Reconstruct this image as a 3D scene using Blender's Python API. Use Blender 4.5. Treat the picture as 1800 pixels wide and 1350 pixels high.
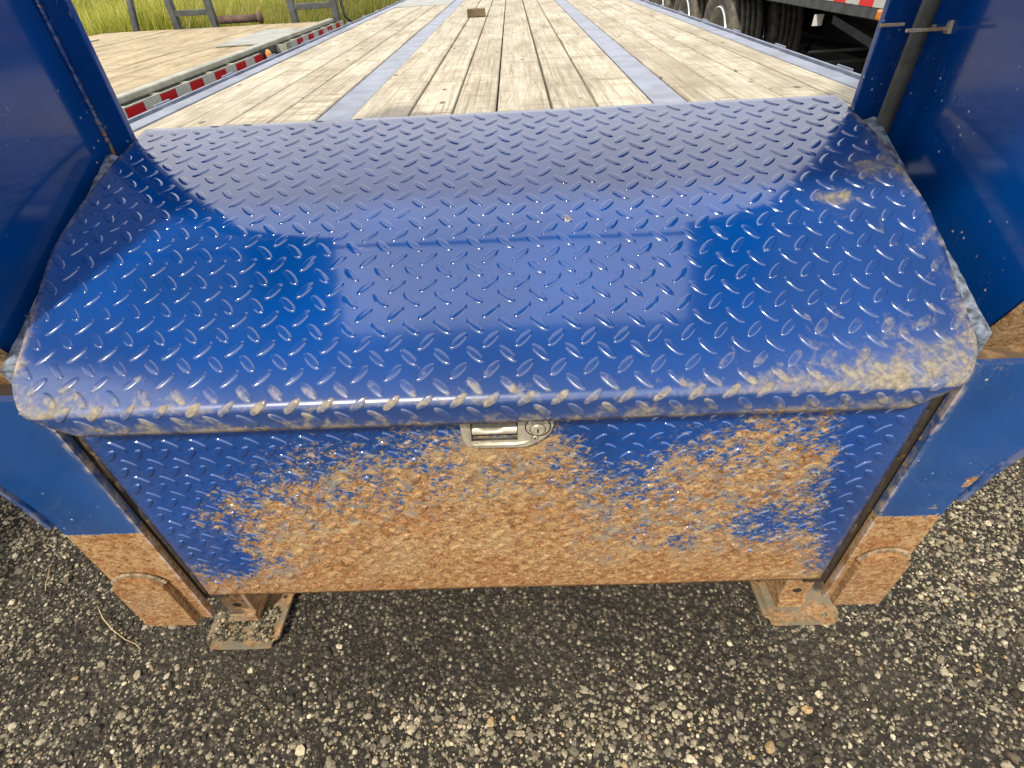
import bpy, bmesh, math, random
import numpy as np
from mathutils import Vector, Matrix, noise as mnoise

for o in list(bpy.data.objects):
    bpy.data.objects.remove(o)
scn = bpy.context.scene
col = scn.collection
R = math.radians
rng = np.random.default_rng(7)
random.seed(7)

# ------------------------------------------------------------------ camera
H = 1.27
cam_d = bpy.data.cameras.new('camera')
cam = bpy.data.objects.new('camera', cam_d)
col.objects.link(cam)
cam_d.sensor_width = 36.0
cam_d.lens = 915.0 / 1800.0 * 36.0
cam_d.clip_start = 0.02
cam_d.clip_end = 2000.0
fw = Vector((-4.0, 757.0, -915.0)).normalized()
dn = Vector((65.0, -1115.0, -915.0)).normalized()
up = -dn
up = (up - fw * up.dot(fw)).normalized()
xx = fw.cross(up)
# rows of cam->world rotation: world axis = component along xx, fw, up
rot = Matrix((xx, fw, up))
cam.matrix_world = Matrix.Translation((0, 0, H)) @ rot.to_4x4()
scn.camera = cam

# ------------------------------------------------------------------ world, sun, exposure
SUN_EL, SUN_AZ = 50.0, 27.0          # azimuth measured from straight behind the camera towards its left
sd = Vector((-math.sin(R(SUN_AZ)) * math.cos(R(SUN_EL)), -math.cos(R(SUN_AZ)) * math.cos(R(SUN_EL)), math.sin(R(SUN_EL))))
w = bpy.data.worlds.new('World')
scn.world = w
w.use_nodes = True
nt = w.node_tree
nt.nodes.clear()
wo = nt.nodes.new('ShaderNodeOutputWorld')
bg = nt.nodes.new('ShaderNodeBackground')
sky = nt.nodes.new('ShaderNodeTexSky')
sky.sky_type = 'NISHITA'
sky.sun_disc = False
sky.sun_elevation = R(SUN_EL)
sky.sun_rotation = math.atan2(sd.x, sd.y)
sky.air_density = 1.0
sky.dust_density = 2.5
sky.ozone_density = 1.0
tc = nt.nodes.new('ShaderNodeTexCoord')
nz = nt.nodes.new('ShaderNodeTexNoise')
nz.inputs['Scale'].default_value = 1.6
nz.inputs['Detail'].default_value = 5
nz.inputs['Roughness'].default_value = 0.55
nt.links.new(tc.outputs['Generated'], nz.inputs['Vector'])
mr = nt.nodes.new('ShaderNodeMapRange')
mr.inputs['From Min'].default_value = 0.3
mr.inputs['From Max'].default_value = 0.7
mr.inputs['To Min'].default_value = 0.62
mr.inputs['To Max'].default_value = 0.95
nt.links.new(nz.outputs['Fac'], mr.inputs['Value'])
mx = nt.nodes.new('ShaderNodeMix')
mx.data_type = 'RGBA'
nt.links.new(mr.outputs['Result'], mx.inputs['Factor'])
nt.links.new(sky.outputs['Color'], mx.inputs['A'])
mx.inputs['B'].default_value = (20.0, 19.3, 19.3, 1)
nt.links.new(mx.outputs['Result'], bg.inputs['Color'])
bg.inputs['Strength'].default_value = 0.1
nt.links.new(bg.outputs['Background'], wo.inputs['Surface'])

sun_d = bpy.data.lights.new('sun', 'SUN')
sun_d.energy = 5.0
sun_d.angle = R(3.0)
sun_d.color = (1.0, 0.90, 0.74)
sun = bpy.data.objects.new('sun', sun_d)
col.objects.link(sun)
sun.rotation_euler = (-sd).to_track_quat('-Z', 'Y').to_euler()
sun.location = (0, 0, 30)

scn.view_settings.view_transform = 'Standard'
scn.view_settings.look = 'None'
scn.view_settings.exposure = -0.36
scn.view_settings.gamma = 1.0
scn.view_settings.use_curve_mapping = False
scn.cycles.max_bounces = 5
scn.cycles.diffuse_bounces = 2
scn.cycles.glossy_bounces = 3
scn.cycles.transmission_bounces = 2

# ------------------------------------------------------------------ node helper
class G:
    def __init__(s, name, rough=0.5, metal=0.0, **kw):
        s.m = bpy.data.materials.new(name)
        s.m.use_nodes = True
        s.nt = s.m.node_tree
        s.b = s.nt.nodes['Principled BSDF']
        s.b.inputs['Roughness'].default_value = rough
        s.b.inputs['Metallic'].default_value = metal
        for k, v in kw.items():
            s.b.inputs[k.replace('_', ' ')].default_value = v
    def n(s, t, **kw):
        x = s.nt.nodes.new('ShaderNode' + t)
        for k, v in kw.items():
            setattr(x, k, v)
        return x
    def l(s, a, b):
        s.nt.links.new(a, b)
    def pos(s, scale=(1, 1, 1), obj=False):
        if obj:
            p = s.n('TexCoord').outputs['Object']
        else:
            p = s.n('NewGeometry').outputs['Position']
        mp = s.n('Mapping')
        mp.inputs['Scale'].default_value = scale
        s.l(p, mp.inputs['Vector'])
        return mp.outputs['Vector']
    def noise(s, scale, detail=4, rough=0.55, vec=None, dist=0.0):
        x = s.n('TexNoise')
        x.inputs['Scale'].default_value = scale
        x.inputs['Detail'].default_value = detail
        x.inputs['Roughness'].default_value = rough
        x.inputs['Distortion'].default_value = dist
        if vec is None:
            vec = s.pos()
        s.l(vec, x.inputs['Vector'])
        return x.outputs['Fac']
    def vor(s, scale, vec=None, out='Distance', feature='F1', rand=1.0):
        x = s.n('TexVoronoi', feature=feature)
        x.inputs['Scale'].default_value = scale
        x.inputs['Randomness'].default_value = rand
        if vec is None:
            vec = s.pos()
        s.l(vec, x.inputs['Vector'])
        return x.outputs[out]
    def mr(s, v, a, b, c=0.0, d=1.0, smooth=True):
        x = s.n('MapRange')
        if smooth:
            x.interpolation_type = 'SMOOTHSTEP'
        s.l(v, x.inputs['Value'])
        for k, q in zip(('From Min', 'From Max', 'To Min', 'To Max'), (a, b, c, d)):
            x.inputs[k].default_value = q
        return x.outputs['Result']
    def math(s, op, a, b=None):
        x = s.n('Math', operation=op)
        for i, q in enumerate((a, b)):
            if q is None:
                continue
            if isinstance(q, (int, float)):
                x.inputs[i].default_value = q
            else:
                s.l(q, x.inputs[i])
        return x.outputs[0]
    def mix(s, f, a, b, blend='MIX'):
        x = s.n('Mix', data_type='RGBA', blend_type=blend)
        for key, q in (('Factor', f), ('A', a), ('B', b)):
            if isinstance(q, (int, float)):
                x.inputs[key].default_value = q
            elif isinstance(q, tuple):
                x.inputs[key].default_value = (*q, 1)
            else:
                s.l(q, x.inputs[key])
        return x.outputs['Result']
    def fmix(s, f, a, b):
        x = s.n('Mix', data_type='FLOAT')
        for key, q in (('Factor', f), ('A', a), ('B', b)):
            if isinstance(q, (int, float)):
                x.inputs[key].default_value = q
            else:
                s.l(q, x.inputs[key])
        return x.outputs['Result']
    def ramp(s, v, stops):
        x = s.n('ValToRGB')
        cr = x.color_ramp
        while len(cr.elements) < len(stops):
            cr.elements.new(0.5)
        for e, (p, c) in zip(cr.elements, stops):
            e.position = p
            e.color = (*c, 1)
        s.l(v, x.inputs['Fac'])
        return x.outputs['Color']
    def attr(s, name):
        x = s.n('Attribute')
        x.attribute_name = name
        return x.outputs['Fac']
    def bump(s, h, strength=0.3, dist=0.002):
        x = s.n('Bump')
        x.inputs['Strength'].default_value = strength
        x.inputs['Distance'].default_value = dist
        s.l(h, x.inputs['Height'])
        s.l(x.outputs['Normal'], s.b.inputs['Normal'])
    def color(s, c):
        if isinstance(c, tuple):
            s.b.inputs['Base Color'].default_value = (*c, 1)
        else:
            s.l(c, s.b.inputs['Base Color'])
        return s
    def inp(s, k, v):
        s.l(v, s.b.inputs[k])

def simple(name, c, rough=0.5, metal=0.0, var=0.25, scale=30.0, bump=0.0, **kw):
    g = G(name, rough, metal, **kw)
    f = g.noise(scale, 5)
    lo = tuple(x * (1 - var) for x in c)
    hi = tuple(min(1, x * (1 + var)) for x in c)
    g.color(g.mix(g.mr(f, 0.3, 0.7), lo, hi))
    if bump:
        g.bump(f, bump, 0.002)
    return g.m

def rust_color(g, sc=1.0):
    f1 = g.noise(62 * sc, 5, 0.68, g.pos((1, 1, 1.4)), 0.7)
    f2 = g.noise(210 * sc, 3, 0.7)
    f3 = g.noise(7 * sc, 3, 0.6)
    c = g.ramp(f1, [(0.28, (0.080, 0.034, 0.014)), (0.41, (0.24, 0.112, 0.041)), (0.50, (0.36, 0.200, 0.082)), (0.61, (0.45, 0.305, 0.150)), (0.74, (0.33, 0.190, 0.078))])
    c = g.mix(g.mr(f3, 0.48, 0.66, 0, 0.40), c, (0.40, 0.30, 0.165))
    c = g.mix(g.mr(f3, 0.46, 0.32, 0, 0.45), c, (0.30, 0.115, 0.035))
    c = g.mix(g.mr(f2, 0.57, 0.72, 0, 0.85), c, (0.62, 0.48, 0.28))
    c = g.mix(g.mr(f2, 0.45, 0.32, 0, 0.9), c, (0.085, 0.034, 0.013))
    return c, f1, f2

def make_paint(name, base=(0.0003, 0.050, 0.245), ior=1.8, rough=0.10, specks=True, coat=0.9):
    """blue gloss enamel; vertex attributes rust, dirt and edge say where paint is gone, filmed over or chipped"""
    g = G(name, rough)
    g.b.inputs['IOR'].default_value = ior
    g.b.inputs['Coat Weight'].default_value = coat
    g.b.inputs['Coat Roughness'].default_value = 0.07
    g.b.inputs['Coat IOR'].default_value = 1.6
    rust, dirt = g.attr('rust'), g.attr('dirt')
    big = g.noise(4.5, 2)
    blue = g.mix(g.mr(big, 0.3, 0.7), tuple(x * 0.85 for x in base), tuple(x * 1.15 for x in base))
    # dirt film
    dn1 = g.noise(26, 4, 0.66, None, 0.5)
    dn2 = g.noise(120, 3, 0.6)
    dsum = g.math('ADD', g.math('MULTIPLY', dn1, 0.75), g.math('MULTIPLY', dn2, 0.25))
    dm = g.mr(g.math('ADD', g.math('ADD', g.math('MULTIPLY', g.math('SUBTRACT', dsum, 0.5), 1.7), 0.5), g.math('SUBTRACT', dirt, 0.5)), 0.46, 0.95)
    dirtc = g.mix(g.mr(dn2, 0.35, 0.65), (0.20, 0.155, 0.080), (0.36, 0.31, 0.195))
    c = g.mix(g.math('MULTIPLY', dm, 0.9), blue, dirtc)
    c = g.mix(g.mr(dirt, 0.1, 1.0, 0.0, 0.22, False), c, (0.26, 0.25, 0.20))
    # rust eating through
    rc, f1, f2 = rust_color(g)
    up = g.n('SeparateXYZ')
    g.l(g.n('NewGeometry').outputs['Position'], up.inputs[0])
    e1 = g.noise(95, 5, 0.70, g.pos((1, 1, 1.4)), 0.6)
    e2 = g.noise(19, 4, 0.62)
    es = g.math('ADD', g.math('MULTIPLY', g.math('SUBTRACT', e1, 0.5), 1.5), g.math('MULTIPLY', g.math('SUBTRACT', e2, 0.5), 0.75))
    rsum = g.math('ADD', es, rust)
    rm = g.mr(rsum, 0.51, 0.59)
    # thin blue-grey primer still clinging to the upper rust, redder scale low down
    pn = g.noise(34, 3, 0.7, g.pos((1, 1, 1.5)), 0.5)
    rc = g.mix(g.math('MULTIPLY', g.mr(pn, 0.50, 0.64), g.mr(rust, 0.95, 0.62, 0.0, 0.75)), rc, (0.185, 0.20, 0.185))
    rc = g.mix(g.math('MULTIPLY', g.mr(up.outputs['Z'], 0.42, 0.25), g.mr(e1, 0.42, 0.60, 0.0, 0.65)), rc, (0.22, 0.095, 0.036))
    # thin grey-green half-worn film at the border
    half = g.mr(rsum, 0.36, 0.54)
    c = g.mix(g.math('MULTIPLY', half, g.mr(rust, 0.22, 0.5, 0.0, 0.6)), c, (0.16, 0.19, 0.20))
    c = g.mix(rm, c, rc)
    # worn bright edges
    edge = g.attr('edge')
    em = g.math('MULTIPLY', edge, g.mr(dn1, 0.42, 0.62))
    c = g.mix(em, c, (0.52, 0.44, 0.40))
    rough_m = g.math('MAXIMUM', rm, g.math('MULTIPLY', dm, 0.85))
    if specks:
        vd = g.vor(46)
        vs = g.noise(7.0, 1)
        sp = g.math('MULTIPLY', g.mr(vd, 0.13, 0.03), g.mr(vs, 0.45, 0.60))
        c = g.mix(sp, c, (0.50, 0.52, 0.50))
        rough_m = g.math('MAXIMUM', rough_m, sp)
        # hairline scratches
        sv = g.noise(9, 0, 0.5, g.pos((14, 14, 1.2)), 1.2)
        sm = g.math('MULTIPLY', g.mr(g.math('ABSOLUTE', g.math('SUBTRACT', sv, 0.5)), 0.006, 0.001), g.mr(vs, 0.52, 0.66))
        c = g.mix(g.math('MULTIPLY', sm, 0.45), c, (0.45, 0.50, 0.58))
    g.color(c)
    g.inp('Roughness', g.fmix(rough_m, g.mr(dirt, 0, 1, rough, 0.45, False), 0.85))
    g.inp('Coat Weight', g.fmix(rough_m, g.mr(dirt, 0, 0.8, coat, 0.15 * coat, False), 0.0))
    g.inp('IOR', g.fmix(rough_m, ior, 1.35))
    cn = g.noise(130, 2, 0.7)
    hgt = g.math('ADD', g.math('MULTIPLY', g.mr(rust, 0.42, 0.62), g.math('MULTIPLY', cn, 1.6)), g.math('MULTIPLY', g.noise(4.5, 0), 0.6))
    g.bump(hgt, 0.5, 0.0020)
    return g.m

M = {}
M['paint'] = make_paint('blue_enamel')
M['paint_tread'] = make_paint('blue_enamel_tread_plate', specks=False)
M['paint_upright'] = make_paint('blue_enamel_uprights', (0.0003, 0.046, 0.225), 1.45, 0.14, True, 0.25)
M['paint_post'] = make_paint('blue_enamel_posts', (0.003, 0.060, 0.235), 1.6, 0.2)
M['paint_deck'] = simple('blue_deck_steel', (0.20, 0.235, 0.31), 0.36, 0.0, 0.22, 9, 0.1, IOR=1.55)

def wood(name, tint=(1, 1, 1)):
    g = G(name, 0.8)
    oi = g.n('ObjectInfo')
    rnd = oi.outputs['Random']
    va = g.n('VectorMath', operation='ADD')
    g.l(g.n('NewGeometry').outputs['Position'], va.inputs[0])
    cb = g.n('CombineXYZ')
    g.l(g.math('MULTIPLY', rnd, 37.0), cb.inputs[0])
    g.l(g.math('MULTIPLY', rnd, 91.0), cb.inputs[1])
    g.l(cb.outputs[0], va.inputs[1])
    def mp(sc):
        m = g.n('Mapping')
        m.inputs['Scale'].default_value = sc
        g.l(va.outputs[0], m.inputs['Vector'])
        return m.outputs['Vector']
    fine = g.noise(1.0, 4, 0.72, mp((85, 1.7, 40)), 0.35)
    # cathedral growth rings
    ringn = g.noise(1.0, 3, 0.5, mp((9.0, 0.9, 2)), 0.4)
    ring = g.math('FRACT', g.math('MULTIPLY', ringn, 13.0))
    ringm = g.math('MULTIPLY', g.mr(ring, 0.0, 0.28, 1.0, 0.0), g.mr(fine, 0.3, 0.6))
    blotch = g.noise(1.0, 3, 0.62, mp((7, 2.2, 4)), 0.6)
    c = g.mix(g.mr(blotch, 0.25, 0.75), (0.31, 0.28, 0.21), (0.61, 0.57, 0.45))
    c = g.mix(g.mr(rnd, 0, 1, 0.0, 0.34, False), c, (0.30, 0.275, 0.22))
    c = g.mix(g.math('MULTIPLY', ringm, 0.55), c, (0.25, 0.175, 0.095))
    c = g.mix(g.mr(fine, 0.50, 0.30, 0.0, 0.85), c, (0.22, 0.165, 0.10))
    c = g.mix(g.mr(fine, 0.55, 0.70, 0.0, 0.6), c, (0.74, 0.67, 0.50))
    # cross-grain stains, scuffs
    sc = g.noise(1.0, 4, 0.68, mp((3.2, 24, 4)), 0.9)
    c = g.mix(g.mr(sc, 0.53, 0.68, 0.0, 0.75), c, (0.23, 0.175, 0.11))
    # knots / screw heads
    vk = g.vor(1.0, mp((8, 4.2, 0.01)))
    c = g.mix(g.mr(vk, 0.11, 0.05, 0.0, 0.9), c, (0.10, 0.065, 0.04))
    c = g.mix(1.0, c, tint, 'MULTIPLY')
    g.color(c)
    g.bump(fine, 0.6, 0.003)
    return g.m
M['wood'] = wood('weathered_pine')
M['wood_old'] = wood('weathered_pine_tan', (0.95, 0.86, 0.70))
M['wood_block'] = wood('grey_brown_lumber', (0.28, 0.23, 0.16))

def rusty(name, mixc, amount=0.5, sc=1.0):
    g = G(name, 0.8)
    rc, f1, f2 = rust_color(g, sc)
    f = g.noise(12, 5, 0.6, None, 0.6)
    g.color(g.mix(g.mr(f, amount - 0.12, amount + 0.12), rc, mixc))
    g.bump(f2, 0.4, 0.002)
    return g.m
M['foot'] = rusty('worn_galvanised_foot', (0.20, 0.185, 0.13), 0.50)
M['jack'] = rusty('rusted_jack_steel', (0.20, 0.17, 0.13), 0.66)
M['rust'] = rusty('brown_rust', (0.12, 0.085, 0.05), 0.46, 0.8)
M['rust_dark'] = rusty('dark_gap_rust', (0.035, 0.025, 0.016), 0.34)
M['weld'] = simple('weld_bead_metal', (0.27, 0.20, 0.12), 0.55, 0.15, 0.5, 90, 0.4)
M['grey_trim'] = simple('grey_weathered_bar', (0.17, 0.20, 0.25), 0.35, 0.0, 0.7, 70, 0.4)
M['chrome'] = simple('worn_stainless', (0.70, 0.64, 0.50), 0.30, 0.55, 0.18, 60, 0.05)
M['hole_shade'] = simple('painted_recess_shade', (0.03, 0.025, 0.018), 0.6, 0.0, 0.5, 80)  # near-black stands in for shade inside holes and recesses
M['hose'] = simple('black_rubber_conduit', (0.045, 0.047, 0.04), 0.6, 0.0, 0.35, 40, 0.1)
M['bracket'] = rusty('rusty_pale_bracket', (0.46, 0.42, 0.33), 0.42)
M['under_shade'] = simple('underbody_shade_black', (0.006, 0.006, 0.006), 0.7, 0.0, 0.4, 12)  # blackened to stand for the deep shade under the semi trailer
M['black'] = simple('black_frame_paint', (0.017, 0.018, 0.02), 0.42, 0.0, 0.4, 12, 0.05)
M['black_grey'] = simple('faded_black_steel', (0.062, 0.068, 0.07), 0.5, 0.0, 0.35, 10, 0.1)
M['tire'] = simple('tyre_rubber', (0.13, 0.115, 0.092), 0.75, 0.0, 0.35, 20, 0.15)
M['rim'] = simple('cast_aluminium_rim', (0.60, 0.58, 0.52), 0.35, 0.6, 0.15, 20)
M['rim_lip'] = simple('polished_rim_lip', (0.85, 0.85, 0.83), 0.15, 0.8, 0.05, 20)
M['red'] = simple('red_reflective_tape', (0.50, 0.014, 0.018), 0.3, 0.0, 0.25, 90)
M['bright_red'] = simple('bright_red_reflective_tape', (0.72, 0.03, 0.03), 0.3, 0.0, 0.12, 90)  # brighter red, for the right trailer's tape
M['white'] = simple('white_reflective_tape', (0.52, 0.54, 0.48), 0.35, 0.0, 0.15, 90)
M['amber'] = simple('amber_lens', (0.80, 0.25, 0.02), 0.2, 0.0, 0.25, 120, Coat_Weight=0.5)
M['railgrey'] = simple('pale_grey_edge_rail', (0.34, 0.35, 0.28), 0.4, 0.0, 0.25, 9)
M['pipe'] = simple('brown_rusted_pipe', (0.10, 0.06, 0.042), 0.7, 0.0, 0.35, 20)
M['plate'] = simple('grey_cover_plate', (0.33, 0.34, 0.30), 0.4, 0.2, 0.2, 7)
M['sticker'] = simple('white_placard', (0.72, 0.70, 0.62), 0.5, 0.0, 0.08, 30)
M['straw'] = simple('dry_straw', (0.52, 0.40, 0.22), 0.7, 0.0, 0.25, 60)

# ------------------------------------------------------------------ object helpers
def link(name, me, mat=None, parent=None, smooth=False):
    o = bpy.data.objects.new(name, me)
    col.objects.link(o)
    if mat is not None and not me.materials:
        me.materials.append(mat)
    if parent is not None:
        o.parent = parent
    if smooth:
        me.polygons.foreach_set('use_smooth', [True] * len(me.polygons))
    return o

def mesh(name, v, f):
    me = bpy.data.meshes.new(name)
    me.from_pydata([tuple(p) for p in v], [], f)
    me.update()
    return me

def tag(o, label=None, cat=None, group=None, kind=None):
    for k, q in (('label', label), ('category', cat), ('group', group), ('kind', kind)):
        if q:
            o[k] = q
    return o

def empty(name, loc=(0, 0, 0)):
    o = bpy.data.objects.new(name, None)
    o.location = loc
    o.empty_display_size = 0.2
    col.objects.link(o)
    return o

def bm_box(bm, x0, x1, y0, y1, z0, z1):
    r = bmesh.ops.create_cube(bm, size=1.0)
    for v in r['verts']:
        v.co = Vector(((x0 + x1) / 2 + v.co.x * (x1 - x0), (y0 + y1) / 2 + v.co.y * (y1 - y0), (z0 + z1) / 2 + v.co.z * (z1 - z0)))
    return r['verts']

def bm_done(name, bm, mat, parent, bevel=0.0, seg=2, smooth=False):
    if bevel:
        bmesh.ops.bevel(bm, geom=list(bm.edges), offset=bevel, segments=seg, profile=0.6, affect='EDGES', clamp_overlap=True)
    bmesh.ops.recalc_face_normals(bm, faces=bm.faces)
    me = bpy.data.meshes.new(name)
    bm.to_mesh(me)
    bm.free()
    return link(name, me, mat, parent, smooth)

def box(name, x0, x1, y0, y1, z0, z1, mat, parent, bevel=0.0, seg=2):
    bm = bmesh.new()
    bm_box(bm, x0, x1, y0, y1, z0, z1)
    return bm_done(name, bm, mat, parent, bevel, seg)

def prism(name, poly, axis, a, b, mat, parent, bevel=0.0):
    """polygon given in the two other axes, extruded from a to b along axis"""
    bm = bmesh.new()
    def pt(p, t):
        if axis == 'x':
            return (t, p[0], p[1])
        if axis == 'y':
            return (p[0], t, p[1])
        return (p[0], p[1], t)
    va = [bm.verts.new(pt(p, a)) for p in poly]
    vb = [bm.verts.new(pt(p, b)) for p in poly]
    n = len(poly)
    bm.faces.new(va)
    bm.faces.new(vb[::-1])
    for i in range(n):
        bm.faces.new((va[i], vb[i], vb[(i + 1) % n], va[(i + 1) % n]))
    return bm_done(name, bm, mat, parent, bevel)

def tube_mesh(name, pts, rad, seg=12, caps=True):
    v, f = [], []
    pts = [Vector(p) for p in pts]
    n = len(pts)
    for i, p in enumerate(pts):
        t = (pts[min(i + 1, n - 1)] - pts[max(i - 1, 0)]).normalized()
        a = t.orthogonal().normalized() if i == 0 else (a - t * a.dot(t)).normalized()
        b = t.cross(a)
        r = rad(i) if callable(rad) else rad
        for k in range(seg):
            th = 2 * math.pi * k / seg
            v.append(p + (a * math.cos(th) + b * math.sin(th)) * r)
    for i in range(n - 1):
        for k in range(seg):
            f.append((i * seg + k, i * seg + (k + 1) % seg, (i + 1) * seg + (k + 1) % seg, (i + 1) * seg + k))
    if caps:
        f.append(tuple(range(seg))[::-1])
        f.append(tuple((n - 1) * seg + k for k in range(seg)))
    return mesh(name, v, f)

def tube(name, pts, rad, mat, parent, seg=12):
    return link(name, tube_mesh(name, pts, rad, seg), mat, parent, True)

def lathe_x(name, prof, seg, mat, parent, loc):
    """profile of (x offset, radius) spun round an X axis through loc"""
    v, f = [], []
    n = len(prof)
    for k in range(seg):
        th = 2 * math.pi * k / seg
        for (px, r) in prof:
            v.append((px, r * math.cos(th), r * math.sin(th)))
    for k in range(seg):
        for i in range(n - 1):
            a, b = k * n + i, ((k + 1) % seg) * n + i
            f.append((a, b, b + 1, a + 1))
    me = mesh(name, v, f)
    o = link(name, me, mat, parent, True)
    o.location = loc
    return o

def set_attr(o, fn):
    """fn(x, y, z) -> (rust, dirt, edge) per vertex"""
    me = o.data
    n = len(me.vertices)
    co = np.empty(n * 3)
    me.vertices.foreach_get('co', co)
    co = co.reshape(-1, 3)
    out = np.array([fn(*p) for p in co], dtype=np.float32)
    for i, nm in enumerate(('rust', 'dirt', 'edge')):
        a = me.attributes.new(nm, 'FLOAT', 'POINT')
        a.data.foreach_set('value', np.ascontiguousarray(out[:, i]))

def sstep(x, a, b):
    t = min(1.0, max(0.0, (x - a) / (b - a)))
    return t * t * (3 - 2 * t)

def nse(x, y, z=0.0):
    return mnoise.noise(Vector((x, y, z)))

# ================================================================== SETTING
def ground_material():
    g = G('asphalt_millings', 0.9)
    v1 = g.vor(95, out='Distance')
    vc = g.vor(95, out='Color')
    n1 = g.noise(3.0, 5)
    n2 = g.noise(60, 6, 0.7)
    sx = g.n('SeparateColor')
    g.l(vc, sx.inputs[0])
    c = g.ramp(sx.outputs[0], [(0.0, (0.028, 0.024, 0.017)), (0.5, (0.066, 0.055, 0.039)), (0.78, (0.16, 0.14, 0.105)), (0.92, (0.32, 0.285, 0.20)), (1.0, (0.48, 0.43, 0.31))])
    c = g.mix(g.mr(v1, 0.30, 0.62), c, (0.018, 0.016, 0.012))
    c = g.mix(g.mr(n1, 0.4, 0.68, 0, 0.45), c, (0.060, 0.052, 0.038))
    c = g.mix(g.mr(n2, 0.5, 0.3, 0, 0.6), c, (0.016, 0.014, 0.011))
    g.color(c)
    g.bump(g.math('SUBTRACT', n2, v1), 0.9, 0.006)
    return g.m

S = 700
o = link('ground', mesh('ground', [(-S, -S, 0), (S, -S, 0), (S, S, 0), (-S, S, 0)], [(0, 1, 2, 3)]), ground_material())
tag(o, 'dark asphalt millings ground under the trailers', None, None, 'structure')

def field_material():
    g = G('meadow_soil', 0.95)
    n1 = g.noise(0.35, 5)
    n2 = g.noise(6, 6, 0.7)
    c = g.mix(g.mr(n1, 0.3, 0.7), (0.20, 0.21, 0.035), (0.30, 0.27, 0.07))
    c = g.mix(g.mr(n2, 0.35, 0.7, 0, 0.6), c, (0.07, 0.085, 0.015))
    g.color(c)
    return g.m
o = link('field', mesh('field', [(-S, 10.5, 0.006), (S, 10.5, 0.006), (S, S, 0.006), (-S, S, 0.006)], [(0, 1, 2, 3)]), field_material())
tag(o, 'green meadow beyond the parked trailers', None, None, 'structure')

# tall meadow grass (one mass)
def grass_blades(n):
    # more blades near, spread over the wedge the lens can see plus margins
    y = 10.6 + 50 * rng.random(n) ** 1.9
    x = -2.0 + 6 * rng.random(n) - (y * 0.95 + 2) * rng.random(n)
    x += rng.normal(0, 0.4, n)
    h = rng.uniform(0.35, 0.95, n) * (1 + 0.25 * np.sin(x * 1.3) * np.cos(y * 0.9))
    wd = rng.uniform(0.004, 0.010, n) * (0.7 + y / 14)
    az = rng.uniform(0, 2 * np.pi, n)
    lean = rng.uniform(0.1, 0.55, n)
    ldx = 0.55 + 0.6 * rng.normal(0, 1, n)
    ldy = 0.5 * rng.normal(0, 1, n)
    dx, dy = np.cos(az) * wd, np.sin(az) * wd
    base = np.stack([x, y, np.zeros(n)], 1)
    d = np.stack([dx, dy, np.zeros(n)], 1)
    mid = base + np.stack([ldx * lean * h * 0.25, ldy * lean * h * 0.25, h * 0.55], 1)
    tip = base + np.stack([ldx * lean * h, ldy * lean * h, h], 1)
    V = np.stack([base - d, base + d, mid + d * 0.8, mid - d * 0.8, tip], 1).reshape(-1, 3)
    me = bpy.data.meshes.new('grass')
    me.vertices.add(n * 5)
    me.vertices.foreach_set('co', V.ravel().astype(np.float32))
    k = np.arange(n)[:, None] * 5
    loops = np.concatenate([k + 0, k + 1, k + 2, k + 3, k + 3, k + 2, k + 4], 1)
    me.loops.add(n * 7)
    me.loops.foreach_set('vertex_index', loops.ravel().astype(np.int32))
    me.polygons.add(n * 2)
    st = (np.arange(n)[:, None] * 7 + np.array([[0, 4]])).ravel()
    me.polygons.foreach_set('loop_start', st.astype(np.int32))
    me.polygons.foreach_set('loop_total', np.tile([4, 3], n).astype(np.int32))
    cols = np.array([[0.38, 0.40, 0.055], [0.52, 0.47, 0.12], [0.24, 0.31, 0.035], [0.62, 0.55, 0.24]])
    pick = rng.choice(4, n, p=[0.4, 0.28, 0.22, 0.10])
    patch = 0.85 + 0.3 * np.sin(x * 0.7 + 1.1 * np.cos(y * 0.45))
    c = cols[pick] * (rng.uniform(0.75, 1.25, n) * patch)[:, None]
    a = me.color_attributes.new('tone', 'FLOAT_COLOR', 'POINT')
    cc = np.ones((n * 5, 4), np.float32)
    cc[:, :3] = np.repeat(c, 5, 0)
    a.data.foreach_set('color', cc.ravel())
    me.update()
    me.validate()
    return me
g = G('meadow_grass', 0.6)
a = g.n('Attribute')
a.attribute_name = 'tone'
g.color(a.outputs['Color'])
tr = g.n('BsdfTranslucent')
g.l(a.outputs['Color'], tr.inputs['Color'])
ms = g.n('MixShader')
ms.inputs[0].default_value = 0.4
outn = [n for n in g.nt.nodes if n.type == 'OUTPUT_MATERIAL'][0]
g.l(g.b.outputs[0], ms.inputs[1])
g.l(tr.outputs[0], ms.inputs[2])
g.l(ms.outputs[0], outn.inputs['Surface'])
M['grass'] = g.m
o = link('grass', grass_blades(110000), M['grass'])
tag(o, 'tall yellow green meadow grass behind the ladder ramps', 'grass', None, 'stuff')

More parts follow.
